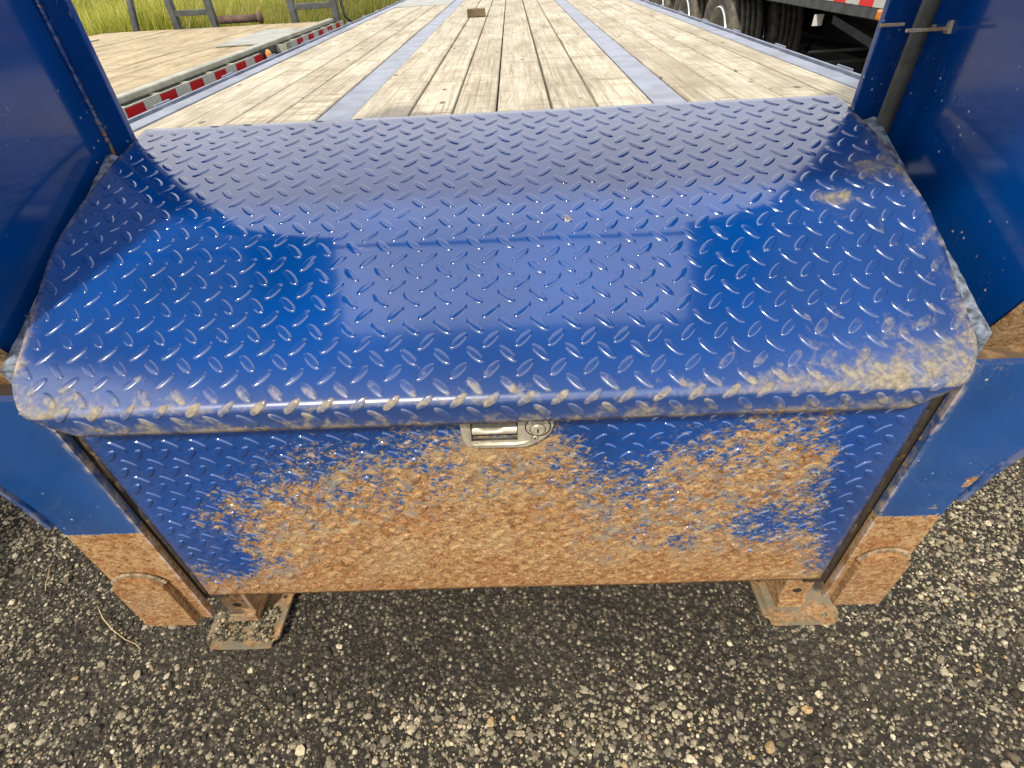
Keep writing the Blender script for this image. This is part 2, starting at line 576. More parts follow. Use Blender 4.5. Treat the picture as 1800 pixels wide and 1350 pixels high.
# loose stones (one mass)
ICO_V = []
ph = (1 + 5 ** 0.5) / 2
for a_, b_ in ((1, ph), (-1, ph), (1, -ph), (-1, -ph)):
    ICO_V += [(0, a_, b_), (a_, b_, 0), (b_, 0, a_)]
def ico(sub):
    bm = bmesh.new()
    bmesh.ops.create_icosphere(bm, subdivisions=sub, radius=1.0)
    bm.verts.ensure_lookup_table()
    v = np.array([q.co[:] for q in bm.verts])
    f = np.array([[q.index for q in fc.verts] for fc in bm.faces])
    bm.free()
    return v, f
def stones(groups):
    allV, allF, allC, off = [], [], [], 0
    for (sub, P, rad, C) in groups:
        bv, bf = ico(sub)
        nv = len(bv)
        n = len(P)
        jit = 1 + rng.uniform(-0.26, 0.26, (n, nv))
        V = bv[None] * jit[:, :, None]
        sc = rng.uniform(0.62, 1.35, (n, 3))
        sc[:, 2] *= 0.72
        V = V * sc[:, None, :] * rad[:, None, None]
        th = rng.uniform(0, 2 * np.pi, n)
        ti = rng.uniform(-0.5, 0.5, n)
        c, s = np.cos(ti)[:, None], np.sin(ti)[:, None]
        y, z = V[:, :, 1] * c - V[:, :, 2] * s, V[:, :, 1] * s + V[:, :, 2] * c
        c, s = np.cos(th)[:, None], np.sin(th)[:, None]
        X, Y = V[:, :, 0] * c - y * s, V[:, :, 0] * s + y * c
        W = np.stack([X, Y, z], 2) + P[:, None, :]
        allV.append(W.reshape(-1, 3))
        allF.append((bf[None] + (np.arange(n) * nv)[:, None, None] + off).reshape(-1, 3))
        allC.append(np.repeat(C, nv, 0))
        off += n * nv
    V, F, C = np.concatenate(allV), np.concatenate(allF), np.concatenate(allC)
    me = bpy.data.meshes.new('gravel')
    me.vertices.add(len(V))
    me.vertices.foreach_set('co', V.ravel().astype(np.float32))
    me.loops.add(F.size)
    me.loops.foreach_set('vertex_index', F.ravel().astype(np.int32))
    me.polygons.add(len(F))
    me.polygons.foreach_set('loop_start', (np.arange(len(F)) * 3).astype(np.int32))
    me.polygons.foreach_set('loop_total', np.full(len(F), 3, np.int32))
    me.polygons.foreach_set('use_smooth', np.zeros(len(F), bool))
    a = me.color_attributes.new('tone', 'FLOAT_COLOR', 'POINT')
    cc = np.ones((len(V), 4), np.float32)
    cc[:, :3] = C
    a.data.foreach_set('color', cc.ravel())
    me.update()
    return me
def vnoise(x, y, s, seed):
    """cheap smooth value noise on arrays"""
    r = np.random.default_rng(seed).random((64, 64))
    u, v = x * s + 100, y * s + 100
    i, j = np.floor(u).astype(int), np.floor(v).astype(int)
    fu, fv = u - i, v - j
    fu, fv = fu * fu * (3 - 2 * fu), fv * fv * (3 - 2 * fv)
    g_ = lambda a, b: r[a % 64, b % 64]
    return (g_(i, j) * (1 - fu) + g_(i + 1, j) * fu) * (1 - fv) + (g_(i, j + 1) * (1 - fu) + g_(i + 1, j + 1) * fu) * fv
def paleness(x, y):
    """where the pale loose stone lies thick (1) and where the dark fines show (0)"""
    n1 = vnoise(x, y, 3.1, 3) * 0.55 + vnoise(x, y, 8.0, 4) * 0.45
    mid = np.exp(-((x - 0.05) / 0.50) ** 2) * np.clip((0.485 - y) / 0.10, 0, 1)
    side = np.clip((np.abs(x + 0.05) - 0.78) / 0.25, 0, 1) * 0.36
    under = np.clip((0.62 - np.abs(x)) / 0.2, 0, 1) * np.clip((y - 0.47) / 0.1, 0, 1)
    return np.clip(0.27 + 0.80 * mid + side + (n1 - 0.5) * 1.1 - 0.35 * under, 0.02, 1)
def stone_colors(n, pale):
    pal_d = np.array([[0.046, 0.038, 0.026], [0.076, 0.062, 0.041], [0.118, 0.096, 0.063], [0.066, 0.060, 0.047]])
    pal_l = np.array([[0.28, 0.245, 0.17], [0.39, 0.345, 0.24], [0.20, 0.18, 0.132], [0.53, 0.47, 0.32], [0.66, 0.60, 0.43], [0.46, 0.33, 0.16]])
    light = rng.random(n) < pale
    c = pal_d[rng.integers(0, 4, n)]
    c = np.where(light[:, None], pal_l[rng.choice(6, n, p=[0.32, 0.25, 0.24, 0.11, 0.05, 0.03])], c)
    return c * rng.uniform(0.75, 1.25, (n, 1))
groups = []
x0, x1, y0, y1 = -2.1, 2.0, 0.0, 1.75
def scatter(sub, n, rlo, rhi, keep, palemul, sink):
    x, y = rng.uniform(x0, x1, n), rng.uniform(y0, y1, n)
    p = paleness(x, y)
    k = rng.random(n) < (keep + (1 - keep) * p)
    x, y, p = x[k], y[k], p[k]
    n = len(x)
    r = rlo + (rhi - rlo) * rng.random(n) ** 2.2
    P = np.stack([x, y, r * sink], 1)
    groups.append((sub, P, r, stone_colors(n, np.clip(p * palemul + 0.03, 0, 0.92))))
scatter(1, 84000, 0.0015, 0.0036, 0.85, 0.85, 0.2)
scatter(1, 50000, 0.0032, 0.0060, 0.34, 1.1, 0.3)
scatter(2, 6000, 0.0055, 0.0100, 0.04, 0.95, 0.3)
# grit that has collected on the left jack foot
n = 240
x = rng.uniform(-0.80, -0.64, n); y = rng.uniform(0.578, 0.66, n)
r = rng.uniform(0.0022, 0.0055, n)
groups.append((1, np.stack([x, y, 0.014 + r * 0.5], 1), r, stone_colors(n, np.full(n, 0.55))))
g = G('loose_stone', 0.85)
a = g.n('Attribute')
a.attribute_name = 'tone'
f = g.noise(420, 1)
g.color(g.mix(g.mr(f, 0.3, 0.7, 0, 0.55), a.outputs['Color'], g.mix(1.0, a.outputs['Color'], (0.5, 0.48, 0.45), 'MULTIPLY')))
M['stone'] = g.m
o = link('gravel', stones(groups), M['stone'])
tag(o, 'loose grey and tan stones scattered over the dark ground', 'gravel', None, 'stuff')

# ================================================================== GOOSENECK TRAILER
XC = -0.06
tr_ = empty('gooseneck_trailer', (0, 0, 0))
tag(tr_, 'blue gooseneck trailer with tread plate toolbox and pale plank deck', 'trailer')

# ---- toolbox lid: folded sheet, profile in (y, z) from the lip's lower edge to the back edge
LIP = 0.047
Y_B, Z_B = 0.545, 0.790
def slope(t):
    """sheet angle along the lid: steep front slope, a rolled bend, then an easing top"""
    if t < 0.245:
        return R(31.0)
    if t < 0.325:
        return R(31.0 - 12.5 * sstep(t, 0.245, 0.325))
    return R(18.5 - 8.0 * min(1.0, (t - 0.325) / 0.25))
DS = 0.002
TAB = [(Y_B, Z_B)]
while TAB[-1][0] < 1.20:
    th_ = slope((len(TAB) - 0.5) * DS)
    TAB.append((TAB[-1][0] + DS * math.cos(th_), TAB[-1][1] + DS * math.sin(th_)))
S_END = DS * next(i for i, p in enumerate(TAB) if p[0] >= 1.150)
def prof_raw(s):
    if s < 0:
        return (Y_B + 0.10 * (-s), Z_B + s)       # lip leans in a little
    i = min(int(s / DS), len(TAB) - 2)
    f_ = s / DS - i
    return (TAB[i][0] + (TAB[i + 1][0] - TAB[i][0]) * f_, TAB[i][1] + (TAB[i + 1][1] - TAB[i][1]) * f_)
def prof(s):
    if s > 0.02:
        return prof_raw(s)
    r = 0.008
    acc = [0.0, 0.0]
    for k in (-1, -0.5, 0, 0.5, 1):
        p = prof_raw(s + k * r)
        acc[0] += p[0] / 5
        acc[1] += p[1] / 5
    return acc
def s_of_y(y):
    return DS * float(np.interp(y, [p[0] for p in TAB], range(len(TAB))))
def prof_n(s):
    a, b = prof(s - 0.002), prof(s + 0.002)
    t = Vector((0, b[0] - a[0], b[1] - a[1])).normalized()
    return Vector((0, -t.z, t.y))
def lid_half(s):
    """half width of the sheet at arc length s, lip corners cut round, back corners cut off"""
    if s < 0.075:
        t = (s + LIP) / (0.075 + LIP)
        return 0.607 + 0.088 * math.sin(min(1, max(0, t)) * math.pi / 2) ** 0.85
    return 0.695
def lid_attr(x, y, z, s=None):
    if s is None:
        s = -0.02 if z < Z_B - 0.004 else s_of_y(y)
    u = (x - XC) / 0.695
    d = 0.04
    fr = math.exp(-max(0.0, s) / 0.075)
    d += fr * (0.46 + 0.22 * sstep(abs(u), 0.45, 1.0))
    d += 0.36 * sstep(u, 0.20, 1.0) * math.exp(-max(0.0, s) / 0.19)
    d += 0.20 * sstep(u, 0.55, 0.98) * sstep(s, 0.10, 0.3)
    d += 0.26 * sstep(abs(u), 0.955, 1.0)
    d += 0.12 * sstep(-u, 0.7, 1.0) * math.exp(-max(0.0, s) / 0.2)
    if s < -0.004:
        d = 0.34 + 0.10 * abs(u) + 0.30 * sstep(-s, 0.012, LIP)
    r = 0.02
    r += 0.55 * math.exp(-((x - 0.075) / 0.014) ** 2 - ((y - 0.803) / 0.012) ** 2)
    r += 0.20 * math.exp(-((x - 0.50) / 0.030) ** 2 - ((y - 0.80) / 0.030) ** 2)
    d += 0.45 * math.exp(-((x - 0.505) / 0.035) ** 2 - ((y - 0.825) / 0.022) ** 2) + 0.5 * math.exp(-((x - 0.59) / 0.04) ** 2 - ((y - 0.895) / 0.035) ** 2)
    r += 0.40 * math.exp(-((x - 0.375) / 0.010) ** 2 - ((y - 0.735) / 0.010) ** 2)
    r += 0.15 * math.exp(-((x - 0.585) / 0.035) ** 2 - ((y - 0.87) / 0.030) ** 2)
    if s < -0.012:
        r += 0.50 * sstep(-s, 0.016, LIP) * (0.75 + 0.5 * nse(x * 9, 3.1))
    e = 0.0
    if abs(abs(x - XC) - lid_half(s)) < 0.004 or s < -LIP + 0.004:
        e = 0.9
    return (min(r, 0.72), min(d, 0.85), e)

def build_lid():
    ss = list(np.linspace(-LIP, -0.018, 5)) + list(np.linspace(-0.015, 0.015, 9)) + list(np.linspace(0.022, 0.24, 34)) + list(np.linspace(0.246, 0.33, 22)) + list(np.linspace(0.338, S_END, 32))
    nx = 150
    v, f = [], []
    for s in ss:
        y, z = prof(s)
        hw = lid_half(s)
        for i in range(nx + 1):
            u = -1 + 2 * i / nx
            x = XC + u * hw
            # hammered, slightly wavy sheet
            wv = 0.0009 * nse(x * 3.1, s * 4.0, 1.7) + 0.0004 * nse(x * 9, s * 9, 5.2)
            if s < -LIP + 0.003:
                wv += 0.0008 * nse(x * 30, 2.2)
            nrm = prof_n(s)
            v.append((x, y + nrm.y * wv, z + nrm.z * wv))
    for j in range(len(ss) - 1):
        for i in range(nx):
            a = j * (nx + 1) + i
            f.append((a, a + 1, a + nx + 2, a + nx + 1))
    # thickness: lower copy + rim
    n0 = len(v)
    for j, s in enumerate(ss):
        nrm = prof_n(s)
        for i in range(nx + 1):
            p = Vector(v[j * (nx + 1) + i]) - nrm * 0.0045
            v.append(tuple(p))
    nf = len(f)
    for q in f[:nf]:
        f.append(tuple(n0 + k for k in q[::-1]))
    J = len(ss) - 1
    W = nx + 1
    for i in range(nx):
        f.append((i, n0 + i, n0 + i + 1, i + 1))
        f.append((J * W + i + 1, n0 + J * W + i + 1, n0 + J * W + i, J * W + i))
    for j in range(J):
        f.append(((j + 1) * W, n0 + (j + 1) * W, n0 + j * W, j * W))
        f.append((j * W + nx, n0 + j * W + nx, n0 + (j + 1) * W + nx, (j + 1) * W + nx))
    me = mesh('toolbox_lid', v, f)
    o = link('toolbox_lid', me, M['paint_tread'], tr_, True)
    svals = [s for s in ss for _ in range(W)] * 2
    it = iter(svals)
    set_attr(o, lambda x, y, z: lid_attr(x, y, z, next(it)))
    return o
lid = build_lid()
lid['label'] = 'glossy blue tread plate toolbox lid, dusty along its front edge'

# ---- tread lugs: flat topped lens shapes
LUG_L, LUG_W, LUG_H = 0.0170, 0.0059, 0.0019
def lug_local():
    """rings of (a along, b across, h) ; a lens with blunt ends"""
    rings = []
    K = 14
    for (gl, gw, h) in ((1.06, 1.20, -0.0002), (0.98, 0.98, 0.0010), (0.92, 0.82, 0.0017), (0.84, 0.66, LUG_H)):
        ring = []
        for k in range(K):
            th = 2 * math.pi * (k + 0.5) / K
            c, s = math.cos(th), math.sin(th)
            a = math.copysign(abs(c) ** 0.80, c) * LUG_L * gl
            b = math.copysign(abs(s) ** 1.15, s) * LUG_W * gw
            ring.append((a, b, h))
        rings.append(ring)
    return rings
LUGR = lug_local()
def lug_faces(off):
    K = len(LUGR[0])
    f = []
    for r in range(len(LUGR) - 1):
        for k in range(K):
            a, b = off + r * K + k, off + r * K + (k + 1) % K
            f.append((a, b, b + K, a + K))
    f.append(tuple(off + (len(LUGR) - 1) * K + k for k in range(K)))
    return f
def lug_verts(cx, cs, ang, mapper, hs=1.0):
    c, s = math.cos(ang), math.sin(ang)
    out = []
    for ring in LUGR:
        for (a, b, h) in ring:
            out.append(mapper(cx + a * c - b * s, cs + a * s + b * c, h * hs))
    return out
def lid_map(x, s, h):
    y, z = prof(s)
    n = prof_n(s)
    return (x, y + n.y * h, z + n.z * h, s)
PX, PS = 0.0475, 0.0471
lugs = []
for j in range(-1, 14):
    for i in range(-16, 17):
        for (ox, os_, ang) in ((0.0, 0.0, R(47)), (-0.0240, 0.0236, R(-47))):
            cx = -0.048 + i * PX + ox + random.uniform(-.0006, .0006)
            cs = j * PS + os_ + random.uniform(-.0006, .0006)
            if cs < -LIP + 0.002 or cs > S_END - 0.008:
                continue
            if abs(cx - XC) > lid_half(cs) - 0.011:
                continue
            lugs.append((cx, cs, ang + random.uniform(-.04, .04)))
lugs.sort(key=lambda q: q[1])
print('lid lugs', len(lugs))
def lug_object(lst, mapper, attr, name, parent, kind=None):
    v, f, sv = [], [], []
    for (cx, cs, ang) in lst:
        q = lug_verts(cx, cs, ang, mapper, random.uniform(0.72, 1.08))
        f += lug_faces(len(v))
        v += [p[:3] for p in q]
        sv += [p[3] if len(p) > 3 else 0 for p in q]
    o = link(name, mesh(name, v, f), M['paint_tread'], parent, True)
    it = iter(sv)
    set_attr(o, lambda x, y, z: attr(x, y, z, next(it)))
    if kind:
        o['kind'] = kind
    return o
def lid_lug_attr(x, y, z, s):
    r, d, e = lid_attr(x, y, z, s)
    u = (x - XC) / 0.695
    d = min(0.8, d * 1.1 + 0.04 + 0.22 * math.exp(-(s / 0.02) ** 2))
    r += 0.05 * sstep(u, 0.2, 1.0)
    if s < 0.03 and s > -0.02:
        e = 0.12
    return (r, d, e)
for q in lugs[:300]:
    lug_object([q], lid_map, lid_lug_attr, 'tread_lug', lid)
lug_object(lugs[300:], lid_map, lid_lug_attr, 'tread_lugs', lid, 'stuff')

# ---- toolbox front panel
PY = 0.575
PXL, PXR, PZB, PZT = -0.694, 0.598, 0.236, 0.775
RUSTB = [(-0.70, 0.30), (-0.66, 0.36), (-0.631, 0.43), (-0.538, 0.515), (-0.436, 0.586), (-0.347, 0.625), (-0.267, 0.643), (-0.19, 0.655), (-0.113, 0.690), (-0.061, 0.680), (0.002, 0.680), (0.045, 0.668), (0.095, 0.585), (0.14, 0.545), (0.19, 0.575), (0.254, 0.602), (0.325, 0.622), (0.385, 0.640), (0.45, 0.635), (0.49, 0.58), (0.525, 0.47), (0.555, 0.36), (0.585, 0.28), (0.62, 0.22)]
def panel_attr(x, y, z, s=0):
    zb = np.interp(x, [p[0] for p in RUSTB], [p[1] for p in RUSTB])
    t = (zb - 0.018 - z) / 0.16
    r = 0.56 + 0.22 * t
    if t < 0:
        r = 0.56 + 0.40 * t
    # paint holding on at the lower right and lower left
    r -= 0.40 * math.exp(-((x - 0.43) / 0.085) ** 2 - ((z - 0.43) / 0.085) ** 2)
    r -= 0.22 * math.exp(-((x - 0.28) / 0.09) ** 2 - ((z - 0.39) / 0.06) ** 2)
    r -= 0.50 * math.exp(-((x + 0.60) / 0.06) ** 2 - ((z - 0.37) / 0.075) ** 2)
    r -= 0.16 * math.exp(-((x + 0.50) / 0.06) ** 2 - ((z - 0.35) / 0.06) ** 2)
    r += 0.10 * math.exp(-((z - PZB) / 0.03) ** 2)
    # scattered chips reach far up on the right
    r += 0.13 * sstep(x, 0.05, 0.4) * sstep(0.56 - abs(x), 0.0, 0.1) * sstep(z, 0.5, 0.64)
    r += 0.16 * math.exp(-((x + 0.02) / 0.10) ** 2 - ((z - 0.665) / 0.04) ** 2)
    d = 0.05 + 0.42 * (math.exp(-(x - PXL) / 0.035) + math.exp(-(PXR - x) / 0.045)) + 0.08 * sstep(0.5 - z, 0, 0.2)
    return (max(0.0, min(1.0, r)), min(d, 0.6), 0.0)
def build_panel():
    nx, nz = 150, 64
    v, f = [], []
    for j in range(nz + 1):
        z = PZB + (PZT - PZB) * j / nz
        for i in range(nx + 1):
            x = PXL + (PXR - PXL) * i / nx
            b = 0.0016 * nse(x * 2.2, z * 2.6, 8.8)
            zz = z + (0.0015 * nse(x * 14, 0.3) if j == 0 else 0)
            v.append((x, PY + b, zz))
    for j in range(nz):
        for i in range(nx):
            a = j * (nx + 1) + i
            xm, zm = (v[a][0] + v[a + 1][0]) / 2, (v[a][2] + v[a + nx + 1][2]) / 2
            if -0.090 < xm < -0.015 and zm > 0.688:
                continue            # cut-out behind the latch
            f.append((a, a + 1, a + nx + 2, a + nx + 1))
    n0 = len(v)
    rim = [i for i in range(nx + 1)] + [j * (nx + 1) + nx for j in range(1, nz + 1)] + [nz * (nx + 1) + i for i in range(nx - 1, -1, -1)] + [j * (nx + 1) for j in range(nz - 1, 0, -1)]
    for k in rim:
        v.append((v[k][0], PY + 0.0065, v[k][2]))
    m = len(rim)
    for k in range(m):
        f.append((rim[k], n0 + k, n0 + (k + 1) % m, rim[(k + 1) % m]))
    me = mesh('toolbox_front', v, f)
    o = link('toolbox_front', me, M['paint_tread'], tr_, True)
    set_attr(o, panel_attr)
    return o
front = build_panel()
front['label'] = 'tread plate toolbox front, blue paint rusted away below the latch'
def pan_map(x, z, h):
    return (x, PY + 0.0016 * nse(x * 2.2, z * 2.6, 8.8) - h, z, 0)
lst = []
PP = 0.0437
for j in range(0, 13):
    for i in range(-17, 17):
        for (ox, oz, ang) in ((0.0, 0.0, R(45)), (-PP / 2, -PP / 2, R(-45))):
            cx = -0.062 + i * PP + ox
            cz = 0.716 - j * 0.0413 + oz
            if cx < PXL + 0.02 or cx > PXR - 0.016 or cz < PZB + 0.012 or cz > 0.752:
                continue
            if -0.12 < cx < 0.052 and cz > 0.650:
                continue
            lst.append((cx, cz, ang + random.uniform(-.04, .04)))
LUG_SAVE = LUGR
LUGR = [[(a * 0.92, b * 1.0, h * 1.25) for (a, b, h) in r] for r in LUGR]
lug_object(lst, pan_map, panel_attr, 'tread_lugs', front, 'stuff')

# ---- toolbox body behind the sheet (sides, floor, dark inside)
box('toolbox_side', -0.712, -0.700, 0.60, 1.02, 0.26, 0.80, M['rust_dark'], tr_)
box('toolbox_side', 0.604, 0.616, 0.60, 1.02, 0.26, 0.80, M['rust_dark'], tr_)
box('toolbox_floor', -0.699, 0.603, 0.60, 1.02, 0.27, 0.28, M['rust_dark'], tr_)
# weld stitches and dirt packed in the slots beside the front sheet
for sx, xa in ((-1, -0.706), (1, 0.611)):
    bm = bmesh.new()
    k = 0
    zz = 0.25
    while zz < 0.745:
        ln = random.uniform(0.012, 0.05)
        r = bmesh.ops.create_icosphere(bm, subdivisions=2, radius=1.0)
        for q in r['verts']:
            q.co = Vector((xa - sx * 0.003 + q.co.x * 0.006 * (1 + 0.3 * nse(zz * 90, q.co.z * 3)), PY + 0.007 + q.co.y * 0.005, zz + q.co.z * ln * 0.8))
        zz += ln * random.choice((0.8, 0.9, 1.1, 2.4))
    bm_done('weld_stitches', bm, M['rust_dark'], tr_, 0, 1, True)['kind'] = 'stuff'
    # angle iron in the slot
    box('slot_angle', xa - 0.030, xa + 0.030, PY + 0.014, PY + 0.024, 0.20, 0.77, M['rust_dark'], tr_)

# ---- latch
LY = PY - 0.0065
def latch():
    root = empty('latch')
    root.parent = tr_
    root['label'] = 'bright stainless recessed latch with round key lock'
    out = [(-0.104, 0.752), (-0.1015, 0.700), (-0.0985, 0.682), (-0.092, 0.6735), (-0.080, 0.671), (-0.010, 0.669), (0.000, 0.671), (0.012, 0.679), (0.026, 0.688), (0.036, 0.700), (0.0405, 0.715), (0.0395, 0.730), (0.034, 0.752)]
    hole = [(-0.090, 0.752), (-0.090, 0.687), (-0.016, 0.687), (-0.016, 0.752)]
    # face plate with a notch: left column, bottom strip, lock lobe butted together
    bm = bmesh.new()
    def poly(pts, ya, yb):
        a = [bm.verts.new((p[0], ya, p[1])) for p in pts]
        b = [bm.verts.new((p[0], yb, p[1])) for p in pts]
        bm.faces.new(a)
        bm.faces.new(b[::-1])
        n = len(pts)
        for i in range(n):
            bm.faces.new((a[i], b[i], b[(i + 1) % n], a[(i + 1) % n]))
    outline = [(-0.104, 0.752), (-0.1015, 0.700), (-0.0985, 0.682), (-0.092, 0.6735), (-0.080, 0.671), (-0.010, 0.669), (0.000, 0.671), (0.012, 0.679), (0.026, 0.688), (0.036, 0.700), (0.0405, 0.715), (0.0395, 0.730), (0.034, 0.752), (-0.014, 0.752), (-0.014, 0.686), (-0.091, 0.686), (-0.091, 0.752)]
    poly(outline, LY, PY - 0.0005)
    bm_done('face_plate', bm, M['chrome'], root, 0.0016, 2)
    # recess: a real dish behind the notch, coloured dark for its shade
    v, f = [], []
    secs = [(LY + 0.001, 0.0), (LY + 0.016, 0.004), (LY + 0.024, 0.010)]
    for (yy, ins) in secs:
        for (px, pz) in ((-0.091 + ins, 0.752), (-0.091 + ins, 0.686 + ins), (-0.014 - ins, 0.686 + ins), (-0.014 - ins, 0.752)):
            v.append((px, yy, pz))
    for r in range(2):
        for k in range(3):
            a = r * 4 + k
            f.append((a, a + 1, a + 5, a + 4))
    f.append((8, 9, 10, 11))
    dish = link('recess_dish', mesh('recess_dish', v, f), M['hole_shade'], root, True)
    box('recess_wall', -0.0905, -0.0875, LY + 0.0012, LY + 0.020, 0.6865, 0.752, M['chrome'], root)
    box('recess_shade_block', -0.082, -0.022, LY + 0.019, LY + 0.0235, 0.716, 0.752, M['hole_shade'], root)  # dark block in place of shade at the top of the recess
    # paddle: curved lip handle across the notch
    v, f = [], []
    pr = [(0.016, 0.7105), (0.010, 0.7095), (0.004, 0.706), (0.0005, 0.701), (0.001, 0.6965), (0.005, 0.6935), (0.011, 0.692), (0.018, 0.6915)]
    nn = 18
    for k in range(nn + 1):
        t = k / nn
        x = -0.086 + t * 0.070
        dip = 0.0035 * sstep(t, 0.18, 0.30) * sstep(1 - t, 0.28, 0.40)
        for (dy, z) in pr:
            zz = z - (dip if z > 0.7055 else 0)
            v.append((x, LY + dy + 0.003, zz))
    m = len(pr)
    for k in range(nn):
        for i in range(m - 1):
            a = k * m + i
            f.append((a, a + m, a + m + 1, a + 1))
    link('paddle', mesh('paddle', v, f), M['chrome'], root, True)
    # bead under the paddle
    tube('pressed_rib', [(-0.086, LY - 0.0005, 0.6795), (-0.02, LY - 0.0005, 0.678), (-0.006, LY + 0.0004, 0.680), (0.002, LY + 0.002, 0.684)], 0.0026, M['chrome'], root, 8)
    def disc(name, cx, cz, r, y0, y1, mat, inner=None):
        bm = bmesh.new()
        res = bmesh.ops.create_cone(bm, cap_ends=True, segments=28, radius1=r, radius2=r * 0.86, depth=abs(y1 - y0))
        for q in res['verts']:
            x_, y_, z_ = q.co
            q.co = Vector((cx + x_, (y0 + y1) / 2 - z_, cz + y_))
        return bm_done(name, bm, mat, root, 0.0005, 2)
    disc('rosette_shade_ring', 0.0165, 0.7135, 0.0205, LY - 0.0001, LY - 0.0004, M['hole_shade'])  # these rings are flat dark discs painted as shaded outlines
    disc('lock_rosette', 0.0165, 0.7135, 0.0185, LY - 0.0002, LY - 0.0022, M['chrome'])
    disc('cylinder_shade_ring', 0.0160, 0.7105, 0.0128, LY - 0.0021, LY - 0.0027, M['hole_shade'])
    disc('lock_cylinder', 0.0160, 0.7105, 0.0115, LY - 0.0024, LY - 0.0052, M['chrome'])
    box('keyhole', 0.0150, 0.0172, LY - 0.0060, LY - 0.0054, 0.7065, 0.7145, M['hole_shade'], root)
    disc('rivet_shade_ring', -0.0805, 0.6775, 0.0058, LY - 0.0001, LY - 0.0004, M['hole_shade'])
    disc('rivet_shade_ring', 0.0115, 0.6905, 0.0058, LY - 0.0001, LY - 0.0004, M['hole_shade'])
    disc('rivet', -0.0805, 0.6775, 0.0048, LY - 0.0002, LY - 0.0018, M['chrome'])
    disc('rivet', 0.0115, 0.6905, 0.0048, LY - 0.0002, LY - 0.0018, M['chrome'])
    box('rivet_hole', 0.0103, 0.0127, LY - 0.0026, LY - 0.0020, 0.6893, 0.6917, M['hole_shade'], root)
latch()

